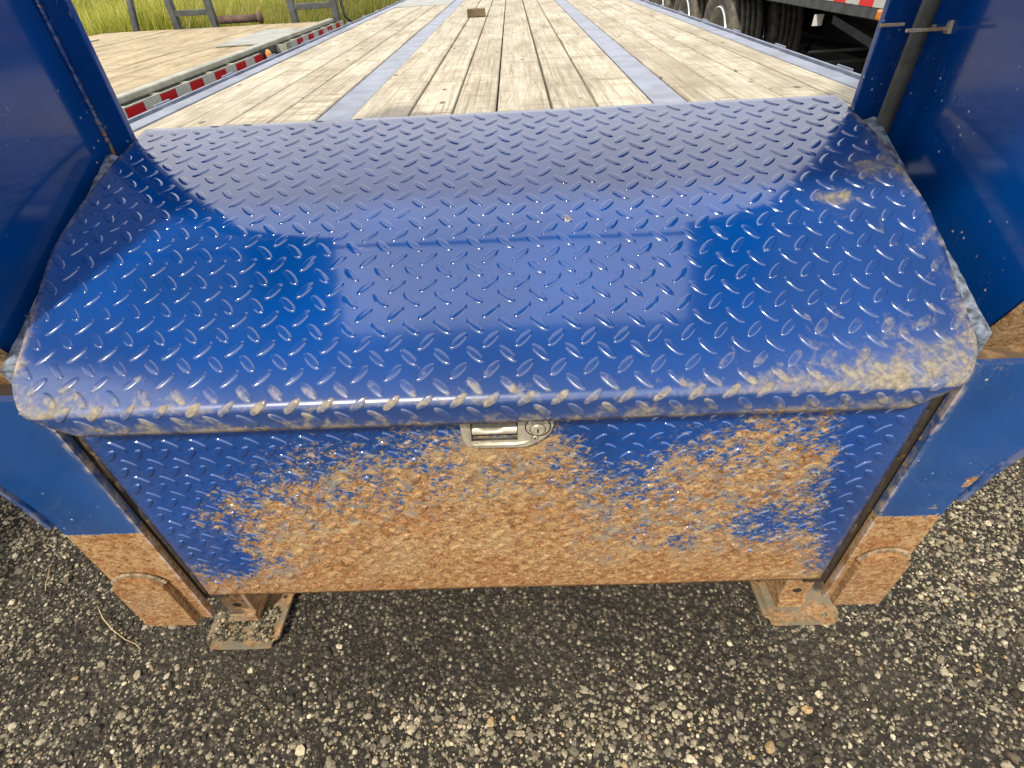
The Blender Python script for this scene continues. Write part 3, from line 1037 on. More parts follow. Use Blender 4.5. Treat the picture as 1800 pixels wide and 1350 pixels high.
# ---- front posts (wide flange of the neck uprights) left and right
def post(side):
    xi = -0.722 if side < 0 else 0.626
    xo = -0.868 if side < 0 else 0.742
    xf = -0.915 if side < 0 else 0.815
    zb = 0.150 if side < 0 else 0.168
    yF = PY - 0.004
    yB = yF + 0.014
    root = empty('front_post')
    root.parent = tr_
    root['label'] = 'blue post with bare rusty foot, ' + ('left of the toolbox front' if side < 0 else 'right of the toolbox front')
    # gridded face so that paint line and wear can be placed
    nz, nx = 70, 16
    v, f = [], []
    for j in range(nz + 1):
        z = zb + (0.80 - zb) * j / nz
        t = sstep(z, 0.42, 0.72)
        xe = xo + (xf - xo) * t * t
        for i in range(nx + 1):
            x = xi + (xe - xi) * i / nx
            v.append((x, yF, z))
    for j in range(nz):
        for i in range(nx):
            a = j * (nx + 1) + i
            q = (a, a + 1, a + nx + 2, a + nx + 1)
            f.append(q if side > 0 else q[::-1])
    n0 = len(v)
    W = nx + 1
    rim = list(range(W)) + [j * W + nx for j in range(1, nz + 1)] + [nz * W + i for i in range(nx - 1, -1, -1)] + [j * W for j in range(nz - 1, 0, -1)]
    for k in rim:
        v.append((v[k][0], yB, v[k][2]))
    m = len(rim)
    for k in range(m):
        f.append((rim[k], n0 + k, n0 + (k + 1) % m, rim[(k + 1) % m]))
    o = link('post_flange', mesh('post_flange', v, f), M['paint_post'], root)
    zl = 0.470 if side < 0 else 0.452
    def at(x, y, z):
        rr = 0.98 if z < zl - 0.003 + 0.004 * nse(x * 40, 1.0) else 0.10 + 0.25 * math.exp(-(z - zl) / 0.012)
        u = abs(x - xi)
        ue = abs(x - xo)
        if rr < 0.5:
            rr += 0.30 * math.exp(-u / 0.006)
            if side > 0:
                rr += 0.62 * math.exp(-((x - 0.752) / 0.020) ** 2 - ((z - 0.545) / 0.028) ** 2)
                rr += 0.52 * math.exp(-((x - 0.715) / 0.012) ** 2 - ((z - 0.478) / 0.008) ** 2)
                rr += 0.35 * math.exp(-((x - 0.66) / 0.03) ** 2 - ((z - 0.79) / 0.02) ** 2)
        d = 0.10 + 0.42 * math.exp(-u / 0.012) + (0.18 if side > 0 else 0.10) * math.exp(-((z - zl) / 0.04) ** 2)
        return (min(rr, 1.0), d, 0.8 if (u < 0.002 and y < yF + 0.004) else 0.0)
    set_attr(o, at)
    # outer return lip, paler than the flange
    zs = [0.50, 0.56, 0.62, 0.68, 0.74, 0.80]
    v, f = [], []
    for z in zs:
        t = sstep(z, 0.42, 0.72)
        xe = xo + (xf - xo) * t * t
        for dx, yy in ((0.002, yF - 0.006), (0.016, yF - 0.004), (0.020, yF + 0.03), (0.004, yF + 0.03)):
            v.append((xe + side * dx, yy, z))
    for k in range(len(zs) - 1):
        for i in range(4):
            a, b = k * 4 + i, k * 4 + (i + 1) % 4
            f.append((a, b, b + 4, a + 4))
    f.append((0, 1, 2, 3))
    f.append((20, 21, 22, 23))
    o = link('return_lip', mesh('return_lip', v, f), M['paint_post'], root)
    set_attr(o, lambda x, y, z: (0.30 * math.exp(-((z - 0.70) / 0.02) ** 2) if side > 0 else 0.05, 0.22, 0.3))
    # doubler pad at the foot with its weld bead
    pi = -0.752 if side < 0 else 0.640
    zt = 0.335 if side < 0 else 0.350
    x_out = xo - side * 0.004
    pts = [(pi, zb - 0.004)]
    arc = []
    for k in range(9):
        th = math.pi * k / 8
        cxm = (pi + x_out) / 2
        rx = abs(x_out - pi) / 2
        arc.append((cxm - (-side) * -1 * math.cos(th) * rx * (1 if True else 1), zt - 0.045 + 0.045 * math.sin(th)))
    arc = sorted(arc, key=lambda p: p[0])
    if side < 0:
        poly = [(x_out, zb - 0.004)] + arc + [(pi, zb - 0.004)]
    else:
        poly = [(pi, zb - 0.004)] + arc + [(x_out, zb - 0.004)]
    th_p = 0.016
    o = prism('doubler_pad', poly, 'y', yF - th_p, yF - 0.0005, M['paint_post'], root, 0.0015)
    set_attr(o, lambda x, y, z: (1.0, 0.2, 0.0))
    # bead: overlapping ripples along the arc
    bm = bmesh.new()
    n = 34
    seq = [(Vector((p[0], 0, p[1]))) for p in arc]
    ln = [0]
    for a, b in zip(seq, seq[1:]):
        ln.append(ln[-1] + (b - a).length)
    for k in range(n):
        t = ln[-1] * (0.10 + 0.80 * k / (n - 1))
        i = max(j for j in range(len(ln)) if ln[j] <= t + 1e-9)
        i = min(i, len(seq) - 2)
        p = seq[i].lerp(seq[i + 1], (t - ln[i]) / max(1e-6, ln[i + 1] - ln[i]))
        d = (seq[i + 1] - seq[i]).normalized()
        r = bmesh.ops.create_icosphere(bm, subdivisions=2, radius=1.0)
        for q in r['verts']:
            c = q.co.copy()
            q.co = Vector((p.x, yF - 0.0045, p.z + 0.003)) + d * (c.x * 0.0040) + Vector((0, c.y * 0.0045, 0)) + Vector((-d.z, 0, d.x)) * (c.z * (0.0072 + 0.002 * nse(k * 0.7, side)))
    bm_done('weld_bead', bm, M['weld'], root, 0, 1, True)
    # pin hanging behind the foot
    px = -0.845 if side < 0 else 0.735
    tube('drop_pin', [(px, yB + 0.020, 0.25), (px, yB + 0.020, zb - 0.035)], 0.013 if side < 0 else 0.010, M['jack'], root, 16)
post(-1)
post(1)

# ---- neck uprights: web, rear flange, curved under-flange, arms overhead
UND = [(0.676, 0.766), (0.664, 0.796), (0.643, 0.852), (0.615, 0.93), (0.575, 1.06), (0.52, 1.22), (0.46, 1.40), (0.43, 1.60), (0.40, 1.78), (0.34, 1.90), (0.26, 1.955), (0.235, 1.97)]
ARM_TOP = 2.07
def upright(side):
    xw = -0.808 if side < 0 else 0.722          # inner face of the web
    t = 0.010 * side
    root = empty('neck_upright')
    root.parent = tr_
    root['label'] = 'glossy blue neck web and flange rising ' + ('on the left of the lid' if side < 0 else 'on the right of the lid, black conduit against it')
    def ymin(z):
        if z < 0.766:
            return 0.69
        return float(np.interp(z, [p[1] for p in UND[:11]], [p[0] for p in UND[:11]]))
    zr = list(np.linspace(0.30, 0.765, 8)) + list(np.linspace(0.768, 1.95, 36))
    v, f = [], []
    NY = 16
    for z in zr:
        for i in range(NY + 1):
            y = ymin(z) + (1.10 - ymin(z)) * i / NY
            b_ = 0.0012 * nse(y * 4, z * 3, side * 4.0)
            v.append((xw + b_, y, z))
    m = len(v)
    v += [(p[0] + t, p[1], p[2]) for p in v]
    W = NY + 1
    for j in range(len(zr) - 1):
        for i in range(NY):
            a = j * W + i
            f.append((a, a + 1, a + W + 1, a + W))
            f.append((m + a + W, m + a + W + 1, m + a + 1, m + a))
    for j in range(len(zr) - 1):
        a = j * W
        f.append((a, a + W, m + a + W, m + a))
    me = mesh('web', v, f)
    o = link('web', me, M['paint_upright'], root, True)
    box('arm', min(xw, xw + side * 0.08), max(xw, xw + side * 0.08), 0.23, 1.10, 1.972, ARM_TOP, M['paint_upright'], root, 0.004)
    def at(x, y, z):
        if y < 0.3:
            return (0, 0.03, 0)
        r = 0.30 * math.exp(-abs(y - 1.10) / 0.012) if side < 0 else 0.12 * math.exp(-abs(y - 1.10) / 0.03)
        if side > 0:
            r += 0.36 * math.exp(-((y - 0.73) / 0.04) ** 2 - ((z - 0.86) / 0.045) ** 2)
            r += 0.3 * math.exp(-((y - 1.04) / 0.03) ** 2 - ((z - 1.125) / 0.02) ** 2)
        return (r, 0.06, 0.0)
    set_attr(o, at)
    # rear flange, facing the camera
    xa, xb = (-0.880, -0.757) if side < 0 else (0.6465, 0.790)
    o = box('rear_flange', xa, xb, 1.101, 1.115, 0.30, ARM_TOP, M['paint_upright'], root, 0.002)
    set_attr(o, lambda x, y, z: (0.0, 0.03, 0.0))
    # corner weld between flange and web
    bm = bmesh.new()
    zz = 0.95
    xc = xw - side * 0.004
    while zz < 1.9:
        r = bmesh.ops.create_icosphere(bm, subdivisions=1, radius=1.0)
        s_ = random.uniform(0.0035, 0.006)
        for q in r['verts']:
            q.co = Vector((xc + q.co.x * s_, 1.097 + q.co.y * s_, zz + q.co.z * s_ * 4.0))
        zz += s_ * random.uniform(1.8, 3.6)
    wb = bm_done('corner_weld', bm, M['paint_upright'], root, 0, 1, True)
    set_attr(wb, lambda x, y, z: ((0.42 if side < 0 else 0.20) + 0.20 * nse(z * 7, 0.5), 0.34, 0))
    # curved under-flange that follows the web's lower front edge
    v, f = [], []
    xi_, xo_ = xw - side * 0.012, xw + side * 0.10
    n = len(UND)
    for k, p in enumerate(UND):
        a = Vector(UND[max(0, k - 1)])
        b = Vector(UND[min(n - 1, k + 1)])
        d = (b - a).normalized()
        nn = Vector((-d.y, d.x)) * 0.016
        if nn.x > 0:
            nn = -nn
        for (x, off) in ((xi_, 0), (xo_, 0), (xo_, 1), (xi_, 1)):
            v.append((x, p[0] + nn.x * off, p[1] + nn.y * off))
    for k in range(n - 1):
        for i in range(4):
            a, b = k * 4 + i, k * 4 + (i + 1) % 4
            f.append((a, b, b + 4, a + 4))
    f += [(0, 1, 2, 3), ((n - 1) * 4 + 3, (n - 1) * 4 + 2, (n - 1) * 4 + 1, (n - 1) * 4)]
    o = link('under_flange', mesh('under_flange', v, f), M['paint_upright'], root)
    set_attr(o, lambda x, y, z: (0.95 if z < 0.90 else 0.0, 0.3 if z < 1.0 else 0.03, 0))
    # unseen lip added to narrow the sky reflected in the lid
    o = box('added_arm_lip', min(xw - side * 0.001, xw - side * 0.15), max(xw - side * 0.001, xw - side * 0.15), 0.47, 1.09, 1.955, 1.967, M['paint_upright'], root)
    set_attr(o, lambda x, y, z: (0, 0.03, 0))
    # packed rust between post and web
    box('joint_rust', min(xw - side * 0.035, xw + side * 0.09), max(xw - side * 0.035, xw + side * 0.09), 0.618, 0.69, 0.752, 0.764, M['rust'] if side > 0 else M['rust_dark'], root, 0.004)
    box('joint_backing', min(xw - side * 0.045, xw + side * 0.09), max(xw - side * 0.045, xw + side * 0.09), 0.630, 0.69, 0.58, 0.75, M['rust_dark'], root)
upright(-1)
upright(1)
# cross members overhead, guessed from the lid's reflection; the plate is added shade
for (ya, yb, za, zb) in ((0.87, 0.92, 1.98, 2.06), (0.24, 0.29, 1.98, 2.06)):
    o = box('neck_crossmember', -0.806, 0.720, ya, yb, za, zb, M['paint'], tr_, 0.003)
    set_attr(o, lambda x, y, z: (0, 0.05, 0))

o = box('added_shade_plate', -1.32, 1.22, 0.02, 0.53, 2.075, 2.088, M['paint_upright'], tr_, 0.003)  # unseen plate, added and widened to shade the lid and darken its reflection
set_attr(o, lambda x, y, z: (0, 0.05, 0))

# drip bars along both sides of the lid
def drip(side):
    xa = XC + side * 0.699
    xb = XC + side * 0.734
    v, f = [], []
    n = 30
    for k in range(n + 1):
        t = k / n
        y, z = 0.622 + (1.06 - 0.622) * t, 0.818 + (1.004 - 0.818) * t
        wob = 0.0018 * nse(t * 17, side * 3.0)
        for (x, dz) in ((xa, -0.05), (xb + side * wob, -0.05), (xb + side * wob, wob), (xb - side * 0.010, 0.002 + wob), (xa, -0.006)):
            v.append((x, y, z + dz))
    for k in range(n):
        for i in range(5):
            a, b = k * 5 + i, k * 5 + (i + 1) % 5
            f.append((a, b, b + 5, a + 5))
    f += [(0, 1, 2, 3, 4), tuple(n * 5 + i for i in range(5))]
    link('drip_bar', mesh('drip_bar', v, f), M['grey_trim'], tr_)
drip(-1)
drip(1)

# ---- conduit and its bracket on the right upright
cpts = []
for k in range(26):
    z = 0.93 + k * 0.05
    cpts.append((0.684 + 0.004 * math.sin(z * 5), 1.052 + 0.006 * math.sin(z * 3 + 1), z))
tube('conduit', cpts, 0.0135, M['hose'], tr_, 18)
br = empty('conduit_bracket')
br.parent = tr_
zc = 1.142
box('strap', 0.650, 0.716, 1.030, 1.036, zc - 0.0025, zc + 0.0025, M['bracket'], br, 0.001)
box('strap', 0.630, 0.670, 1.074, 1.080, zc + 0.002, zc + 0.0065, M['bracket'], br, 0.001)
box('strap', 0.700, 0.721, 1.068, 1.074, zc - 0.003, zc + 0.002, M['bracket'], br, 0.001)
prism('end_tab', [(1.026, zc - 0.007), (1.040, zc - 0.007), (1.037, zc + 0.010), (1.030, zc + 0.012)], 'x', 0.716, 0.7215, M['bracket'], br, 0.001)

# ---- landing jacks
def jack(cx, z_front, fx0, fx1, fy0, fy1, side):
    root = empty('landing_jack')
    root.parent = tr_
    root['label'] = 'rusty square landing jack with steel foot, ' + ('left one, grit on its foot' if side < 0 else 'right one')
    # leg
    bm = bmesh.new()
    bm_box(bm, cx - 0.033, cx + 0.033, 0.632, 0.698, 0.048, 0.60)
    bm_done('leg', bm, M['jack'], root, 0.004)
    bm = bmesh.new()
    bm_box(bm, cx - 0.031, cx + 0.031, 0.626, 0.704, 0.016, 0.0475)
    bm_done('collar', bm, M['jack'], root, 0.003)
    bm = bmesh.new()
    r = bmesh.ops.create_cone(bm, cap_ends=True, segments=18, radius1=0.0085, radius2=0.0085, depth=0.002)
    for q in r['verts']:
        q.co = Vector((cx + q.co.x * 1.2, 0.6311 - q.co.z, 0.088 + q.co.y * 0.9))
    bm_done('pin_hole', bm, M['hole_shade'], root)
    # pan-shaped foot: flat floor with turned-up, rounded rim
    nx, ny = 22, 18
    v, f = [], []
    for j in range(ny + 1):
        for i in range(nx + 1):
            u, t = i / nx, j / ny
            x = fx0 + (fx1 - fx0) * u
            y = fy0 + (fy1 - fy0) * t
            e = min(u * (fx1 - fx0), (1 - u) * (fx1 - fx0))
            e2 = min(t, 1 - t) * (fy1 - fy0)
            up_ = 0.016 * (1 - sstep(e, 0.0, 0.028)) * (1.0 if (side < 0) == (u > 0.5) else 0.55)
            up_ += 0.004 * (1 - sstep(e2, 0.0, 0.02))
            # clipped corners
            cx_, cy_ = abs(u - 0.5) * 2, abs(t - 0.5) * 2
            k = max(0.0, cx_ + cy_ - 1.82)
            x -= math.copysign(k * 0.06, u - 0.5)
            y -= math.copysign(k * 0.06, t - 0.5)
            v.append((x, y, 0.009 + up_ + 0.0012 * nse(x * 30, y * 30)))
    for j in range(ny):
        for i in range(nx):
            a = j * (nx + 1) + i
            f.append((a, a + 1, a + nx + 2, a + nx + 1))
    n0 = len(v)
    W = nx + 1
    rim = list(range(W)) + [j * W + nx for j in range(1, ny + 1)] + [ny * W + i for i in range(nx - 1, -1, -1)] + [j * W for j in range(ny - 1, 0, -1)]
    for k in rim:
        v.append((v[k][0], v[k][1], v[k][2] - 0.009))
    m = len(rim)
    for k in range(m):
        f.append((rim[k], n0 + k, n0 + (k + 1) % m, rim[(k + 1) % m]))
    foot = link('foot', mesh('foot', v, f), M['foot'], root)
    for hx in (fx0 + 0.024, fx1 - 0.024):
        bm = bmesh.new()
        r = bmesh.ops.create_cone(bm, cap_ends=True, segments=14, radius1=0.005, radius2=0.005, depth=0.002)
        for q in r['verts']:
            q.co += Vector((hx, fy1 - 0.075, 0.0135))
        bm_done('bolt_hole', bm, M['hole_shade'], foot)
jack(-0.716, 0, -0.800, -0.618, 0.563, 0.765, -1)
jack(0.620, 0, 0.548, 0.730, 0.588, 0.775, 1)

# ---- deck
DZ = 0.88
DY0, DY1 = 1.20, 9.4
def plank(parent, x0, x1, y0, y1, ztop, mat, th=0.038):
    dz = random.uniform(-0.003, 0.002)
    bm = bmesh.new()
    bm_box(bm, x0 + random.uniform(0.003, 0.0055), x1 - random.uniform(0.003, 0.0055), y0, y1, ztop - th + dz, ztop + dz)
    return bm_done('deck_plank', bm, mat, parent, 0.0035, 1)
def planks(parent, xs, y0, y1, ztop, mat, splits=()):
    for i, (a, b) in enumerate(zip(xs, xs[1:])):
        ys = [y0] + [s for (k, s) in splits if k == i] + [y1]
        for ya, yb in zip(ys, ys[1:]):
            plank(parent, a, b, ya, yb - 0.004, ztop, mat)
planks(tr_, [-1.246, -1.100, -0.953, -0.808, -0.657], DY0, 6.82, DZ, M['wood'])
planks(tr_, [-0.541, -0.351, -0.207, -0.062, 0.120, 0.266, 0.448], DY0, DY1, DZ, M['wood'], [(0, 5.35), (1, 5.32), (2, 7.6), (4, 6.9)])
planks(tr_, [0.556, 0.713, 0.860, 1.003, 1.112], DY0, DY1, DZ, M['wood'], [(1, 8.0)])
for a, b in ((-0.655, -0.543), (0.450, 0.554)):
    box('main_beam_flange', a, b, DY0 - 0.1, DY1, DZ - 0.030, DZ - 0.004, M['paint_deck'], tr_, 0.002)
    m_ = (a + b) / 2
    box('main_beam_web', m_ - 0.005, m_ + 0.005, DY0 - 0.1, DY1, DZ - 0.33, DZ - 0.031, M['paint'], tr_)
    box('main_beam_foot', a, b, DY0 - 0.1, DY1, DZ - 0.345, DZ - 0.331, M['paint'], tr_)
box('wheel_cover_plate', -1.246, -0.657, 6.83, 8.9, DZ - 0.02, DZ + 0.006, M['plate'], tr_, 0.002)
box('wheel_cover_plate', 0.556, 1.112, 9.41, 9.9, DZ - 0.02, DZ + 0.006, M['plate'], tr_, 0.002)
for k in range(16):
    y = 1.35 + k * 0.52
    box('cross_member', -1.24, 1.108, y, y + 0.04, DZ - 0.115, DZ - 0.042, M['paint'], tr_)
box('headboard_beam', -1.314, 1.186, 1.125, 1.19, DZ - 0.12, DZ - 0.006, M['paint'], tr_, 0.003)
# side rails, rub rails, pockets
for (a, b, rx, sgn) in ((-1.316, -1.249, -1.372, -1), (1.115, 1.188, 1.242, 1)):
    box('side_rail', a, b, DY0, DY1, DZ - 0.115, DZ + 0.001, M['paint_deck'], tr_, 0.003)
    box('rub_rail', rx - 0.006, rx + 0.006, DY0, DY1, DZ - 0.060, DZ - 0.002, M['paint_deck'], tr_, 0.002)
    o_in = b if sgn > 0 else a
    lo, hi = sorted((o_in + sgn * 0.001, rx - sgn * 0.007))
    k = 0
    y = 1.62
    while y < DY1 - 0.2:
        # stake pocket: bent strap with flared ends
        bm = bmesh.new()
        bm_box(bm, lo, hi, y, y + 0.08, DZ - 0.10, DZ - 0.012)
        bm_done('stake_pocket', bm, M['paint_deck'], tr_)
        lo2, hi2 = sorted((rx + sgn * 0.0065, rx + sgn * 0.0125))
        box('winch_clip', lo2, hi2, y - 0.01, y + 0.105, DZ - 0.05, DZ + 0.004, M['paint_deck'], tr_, 0.001)
        y += 0.61

def tyre(parent, x, y, z, r, wd, rim_r, face=-1, lugs_=True):
    """tyre + rim; face = side (in x) on which the dished rim shows"""
    h = wd / 2
    prof_ = [(-h * 0.80, rim_r), (-h * 0.98, rim_r + (r - rim_r) * 0.35), (-h, r * 0.86), (-h * 0.93, r * 0.955), (-h * 0.80, r * 0.992)]
    # five rib tread
    nrib = 5
    g_ = 0.010 * r / 0.5
    xs = np.linspace(-h * 0.78, h * 0.78, nrib + 1)
    for i in range(nrib):
        a, b = xs[i], xs[i + 1]
        prof_ += [(a + 0.003, r * 0.992 if i in (0,) else r), (b - 0.006, r if i < nrib - 1 else r * 0.992)]
        if i < nrib - 1:
            prof_ += [(b - 0.004, r - g_ * 1.4), (b + 0.002, r - g_ * 1.4)]
    prof_ += [(h * 0.80, r * 0.992), (h * 0.93, r * 0.955), (h, r * 0.86), (h * 0.98, rim_r + (r - rim_r) * 0.35), (h * 0.80, rim_r)]
    w_ = empty('wheel', (x, y, z))
    w_.parent = parent
    lathe_x('tyre', prof_, 56, M['tire'], w_, (0, 0, 0))
    s = face
    rp = [(s * h * 0.78, rim_r), (s * h * 0.90, rim_r * 1.005), (s * h * 0.92, rim_r * 0.965)]
    lathe_x('rim_lip', rp, 48, M['rim_lip'], w_, (0, 0, 0))
    rd = [(s * h * 0.91, rim_r * 0.965), (s * h * 0.35, rim_r * 0.90), (s * h * 0.15, rim_r * 0.62), (s * h * 0.05, rim_r * 0.56), (s * h * 0.10, rim_r * 0.36), (s * h * 0.50, rim_r * 0.34), (s * h * 0.62, rim_r * 0.22), (s * h * 0.64, 0.001)]
    lathe_x('rim', rd, 40, M['rim'], w_, (0, 0, 0))
    return w_
# running gear of the gooseneck
for y in (7.25, 8.15):
    for sx in (-1.02, 0.90):
        tyre(tr_, sx, y, 0.40, 0.40, 0.24, 0.225, -1 if sx < 0 else 1)
    tube('axle', [(-1.0, y, 0.40), (0.88, y, 0.40)], 0.06, M['black'], tr_, 12)
    for mx_ in (-0.6, 0.5):
        box('axle_hanger', mx_ - 0.03, mx_ + 0.03, y - 0.05, y + 0.05, 0.44, DZ - 0.346, M['black'], tr_)

# ---- block of lumber on the deck
wb_ = empty('wood_block', (-0.292, 5.23, DZ + 0.003))
wb_.rotation_euler = (0, 0, R(4))
tag(wb_, 'short dark lumber offcut lying on the pale plank deck', 'lumber')
bm = bmesh.new()
bm_box(bm, -0.074, 0.074, -0.04, 0.05, 0.0, 0.052)
bm_done('offcut', bm, M['wood_block'], wb_, 0.003, 1)

# ================================================================== LEFT TRAILER
lt = empty('flatbed_trailer', (0, 0, 0))
tag(lt, 'tan plank flatbed trailer with red and white tape and upright ladder ramps', 'trailer')
LZ = 0.82
LX = -1.80
LY1 = 6.50
xs = [LX - 0.09]
while xs[-1] > -4.15:
    xs.append(xs[-1] - random.choice((0.186, 0.186, 0.235)))
xs = xs[::-1]
for a, b in zip(xs, xs[1:]):
    plank(lt, a, b, -0.6, LY1, LZ, M['wood_old'])
xl = xs[0]
# wheel cover plates let into the deck
box('wheel_cover_plate', LX - 0.47, LX - 0.092, 4.68, 5.75, LZ + 0.003, LZ + 0.012, M['plate'], lt, 0.001)
box('wheel_cover_plate', xl + 0.02, xl + 0.45, 4.25, 5.75, LZ + 0.003, LZ + 0.012, M['plate'], lt, 0.001)
for x in (-2.4, -3.5):
    box('frame_beam', x - 0.05, x + 0.05, -0.6, LY1 - 0.02, LZ - 0.28, LZ - 0.042, M['black'], lt)
for k in range(12):
    box('cross_member', xl, LX - 0.10, -0.5 + k * 0.6, -0.46 + k * 0.6, LZ - 0.10, LZ - 0.043, M['black'], lt)
# pale edge rail (rounded top), black side, rub rail with tape
bm = bmesh.new()
bm_box(bm, LX - 0.088, LX - 0.03, -0.6, LY1, LZ - 0.012, LZ + 0.020)
bm_done('edge_rail', bm, M['railgrey'], lt, 0.010, 3)
box('side_channel', LX - 0.060, LX - 0.036, -0.6, LY1, LZ - 0.16, LZ - 0.013, M['black_grey'], lt)
box('rub_rail', LX + 0.045, LX + 0.057, -0.6, 4.22, LZ - 0.070, LZ - 0.002, M['railgrey'], lt, 0.001)
box('rub_rail', LX + 0.045, LX + 0.057, 4.75, LY1, LZ - 0.070, LZ - 0.002, M['railgrey'], lt, 0.001)
y = 0.2
while y < LY1 - 0.1:
    if not (4.1 < y < 4.7):
        box('spool', LX - 0.035, LX + 0.044, y, y + 0.03, LZ - 0.06, LZ - 0.012, M['railgrey'], lt)
    y += 0.305
y = 1.36
k = 0
while y < LY1 - 0.1:
    if not (4.10 < y < 4.74):
        box('tape_strip', LX + 0.0575, LX + 0.0592, y, y + 0.1500, LZ - 0.064, LZ - 0.007, M['red'] if k % 2 == 0 else M['white'], lt)
    y += 0.1520
    k += 1
# amber marker lamp in the gap
mk = empty('marker_lamp')
mk.parent = lt
lathe_x('lens', [(0.0, 0.040), (0.012, 0.038), (0.022, 0.026), (0.026, 0.001)], 20, M['amber'], mk, (LX - 0.004, 4.50, LZ - 0.050))
box('lamp_base', LX - 0.0155, LX - 0.005, 4.45, 4.55, LZ - 0.12, LZ - 0.03, M['black'], mk)
box('end_beam', xl - 0.02, LX - 0.03, LY1 + 0.005, LY1 + 0.09, LZ - 0.14, LZ - 0.006, M['black_grey'], lt, 0.004)
# ladder ramps standing at the far end
def ramp(xa, xb, name_label):
    rp = empty('ladder_ramp')
    rp.parent = lt
    rp['label'] = name_label
    y0_, y1_ = LY1 + 0.10, LY1 + 0.17
    for x in (xa, xb):
        box('stile', x - 0.03, x + 0.03, y0_, y1_, LZ - 0.05, LZ + 1.6, M['black_grey'], rp, 0.004)
    z = LZ + 0.10
    while z < LZ + 1.6:
        bm = bmesh.new()
        bm_box(bm, xa + 0.031, xb - 0.031, y0_ + 0.006, y1_ - 0.006, z, z + 0.05)
        bm_done('rung', bm, M['black_grey'], rp, 0.004)
        z += 0.24
ramp(-3.52, -3.12, 'upright black ladder ramp, left of the pair')
ramp(-2.27, -1.83, 'upright black ladder ramp at the near corner')
tube('ramp_stay', [(-3.97, LY1 + 0.12, LZ - 0.05), (-4.30, LY1 + 1.1, LZ + 1.1)], 0.035, M['black_grey'], lt, 10)
tube('ramp_stay', [(-1.79, LY1 + 0.14, LZ + 0.5), (-1.74, LY1 + 0.14, LZ + 0.02), (-1.66, LY1 + 0.14, LZ - 0.05)], 0.014, M['black'], lt, 8)
tube('roller_pipe', [(-3.06, LY1 + 0.13, LZ + 0.05), (-2.62, LY1 + 0.13, LZ + 0.05)], 0.036, M['pipe'], lt, 20)
tube('roller_collar', [(-2.645, LY1 + 0.13, LZ + 0.05), (-2.61, LY1 + 0.13, LZ + 0.05)], 0.048, M['pipe'], lt, 20)
for y in (4.55, 5.45):
    for sx in (-2.15, xl + 0.30):
        tyre(lt, sx, y, 0.37, 0.37, 0.22, 0.20, 1 if sx > -3 else -1)
    tube('axle', [(xl + 0.3, y, 0.37), (-2.15, y, 0.37)], 0.05, M['black'], lt, 12)
    for mx_ in (-2.4, -3.5):
        box('axle_hanger', mx_ - 0.03, mx_ + 0.03, y - 0.05, y + 0.05, 0.40, LZ - 0.281, M['black'], lt)

# ================================================================== RIGHT SEMI TRAILER
st = empty('semi_trailer', (0, 0, 0))
tag(st, 'black heavy trailer with dual wheels and red and white tape on the right', 'trailer')
RX = 2.0
box('deck', RX + 0.03, RX + 2.5, 1.6, 12.0, 0.99, 1.22, M['black'], st)
box('side_rail', RX, RX + 0.029, 1.6, 12.0, 0.895, 1.16, M['black_grey'], st, 0.004)
for (a, b) in ((0.86, 0.98), (1.52, 1.64)):
    box('frame_beam', RX + a, RX + b, 1.6, 12.0, 0.55, 0.985, M['under_shade'], st)
for k in range(18):
    box('cross_member', RX + 0.03, RX + 2.45, 1.8 + k * 0.58, 1.86 + k * 0.58, 0.91, 0.985, M['black'], st)
y = 2.64
k = 0
while y < 7.0:
    box('tape_strip', RX - 0.0022, RX - 0.0004, y, y + 0.150, 0.9505, 1.0015, M['bright_red'] if k % 2 == 0 else M['white'], st)
    y += 0.152
    k += 1
mk = empty('marker_lamp')
mk.parent = st
bm = bmesh.new()
bm_box(bm, RX - 0.030, RX - 0.0045, 3.375, 3.445, 0.900, 0.948)
bm_done('lens', bm, M['amber'], mk, 0.010, 3)
box('lamp_base', RX - 0.004, RX - 0.0005, 3.36, 3.46, 0.896, 0.949, M['black'], mk)
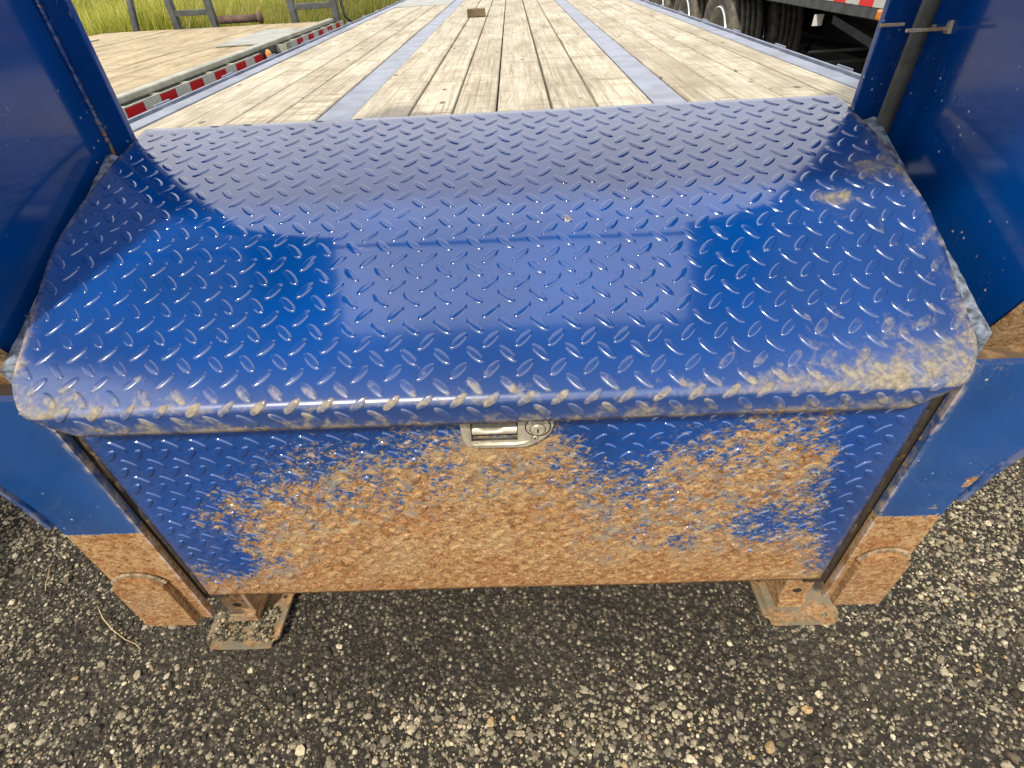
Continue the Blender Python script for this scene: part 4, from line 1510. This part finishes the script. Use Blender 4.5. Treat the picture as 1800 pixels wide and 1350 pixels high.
# diagonal outrigger brace, placard, rods and a valve under the frame
prism('outrigger_brace', [(4.35, 0.80), (4.35, 0.845), (2.6, 0.60), (2.6, 0.545)], 'x', RX + 0.20, RX + 0.28, M['black_grey'], st)
prism('outrigger_plate', [(4.30, 0.86), (2.9, 0.68), (2.9, 0.97), (4.30, 0.97)], 'x', RX + 0.30, RX + 0.315, M['under_shade'], st)
box('placard', RX + 0.00, RX + 0.062, 4.20, 4.205, 0.805, 0.868, M['sticker'], st)
for z in (0.56, 0.63):
    tube('rod', [(RX + 0.10, 4.35, z), (RX + 1.2, 4.35, z + 0.02)], 0.011, M['black_grey'], st, 8)
box('dark_fill_box', RX + 0.62, RX + 0.95, 4.55, 5.4, 0.30, 0.54, M['under_shade'], st)  # black box kept only to fill the dark under the frame
tube('valve', [(RX + 0.02, 4.66, 0.565), (RX + 0.02, 4.66, 0.625)], 0.022, M['rim'], st, 12)
for y in (6.25, 7.55, 8.85):
    tyre(st, RX + 0.165, y, 0.50, 0.50, 0.31, 0.285, -1)
    tyre(st, RX + 0.535, y, 0.50, 0.50, 0.31, 0.285, -1)
    tyre(st, RX + 1.965, y, 0.50, 0.50, 0.31, 0.285, 1)
    tyre(st, RX + 2.335, y, 0.50, 0.50, 0.31, 0.285, 1)
    tube('axle', [(RX + 0.1, y, 0.50), (RX + 2.4, y, 0.50)], 0.065, M['black'], st, 12)
    for mx_ in (0.92, 1.58):
        box('axle_hanger', RX + mx_ - 0.05, RX + mx_ + 0.05, y - 0.06, y + 0.06, 0.51, 0.549, M['black'], st)

# ================================================================== SMALL THINGS
def straw(pts, r, label):
    o = tube('dry_grass_stem', pts, lambda i: r * (1 - 0.6 * i / len(pts)), M['straw'], None, 6)
    tag(o, label, 'straw')
straw([(-1.135, 0.680, 0.012), (-1.09, 0.640, 0.020), (-1.05, 0.612, 0.017), (-1.005, 0.588, 0.016), (-0.975, 0.578, 0.013), (-0.955, 0.565, 0.011)], 0.0016, 'long bent dry straw on the gravel left of the rusty post foot')
straw([(-1.345, 0.800, 0.012), (-1.325, 0.770, 0.016), (-1.315, 0.745, 0.016), (-1.305, 0.725, 0.012)], 0.0015, 'short dry straw on the gravel near the left edge')
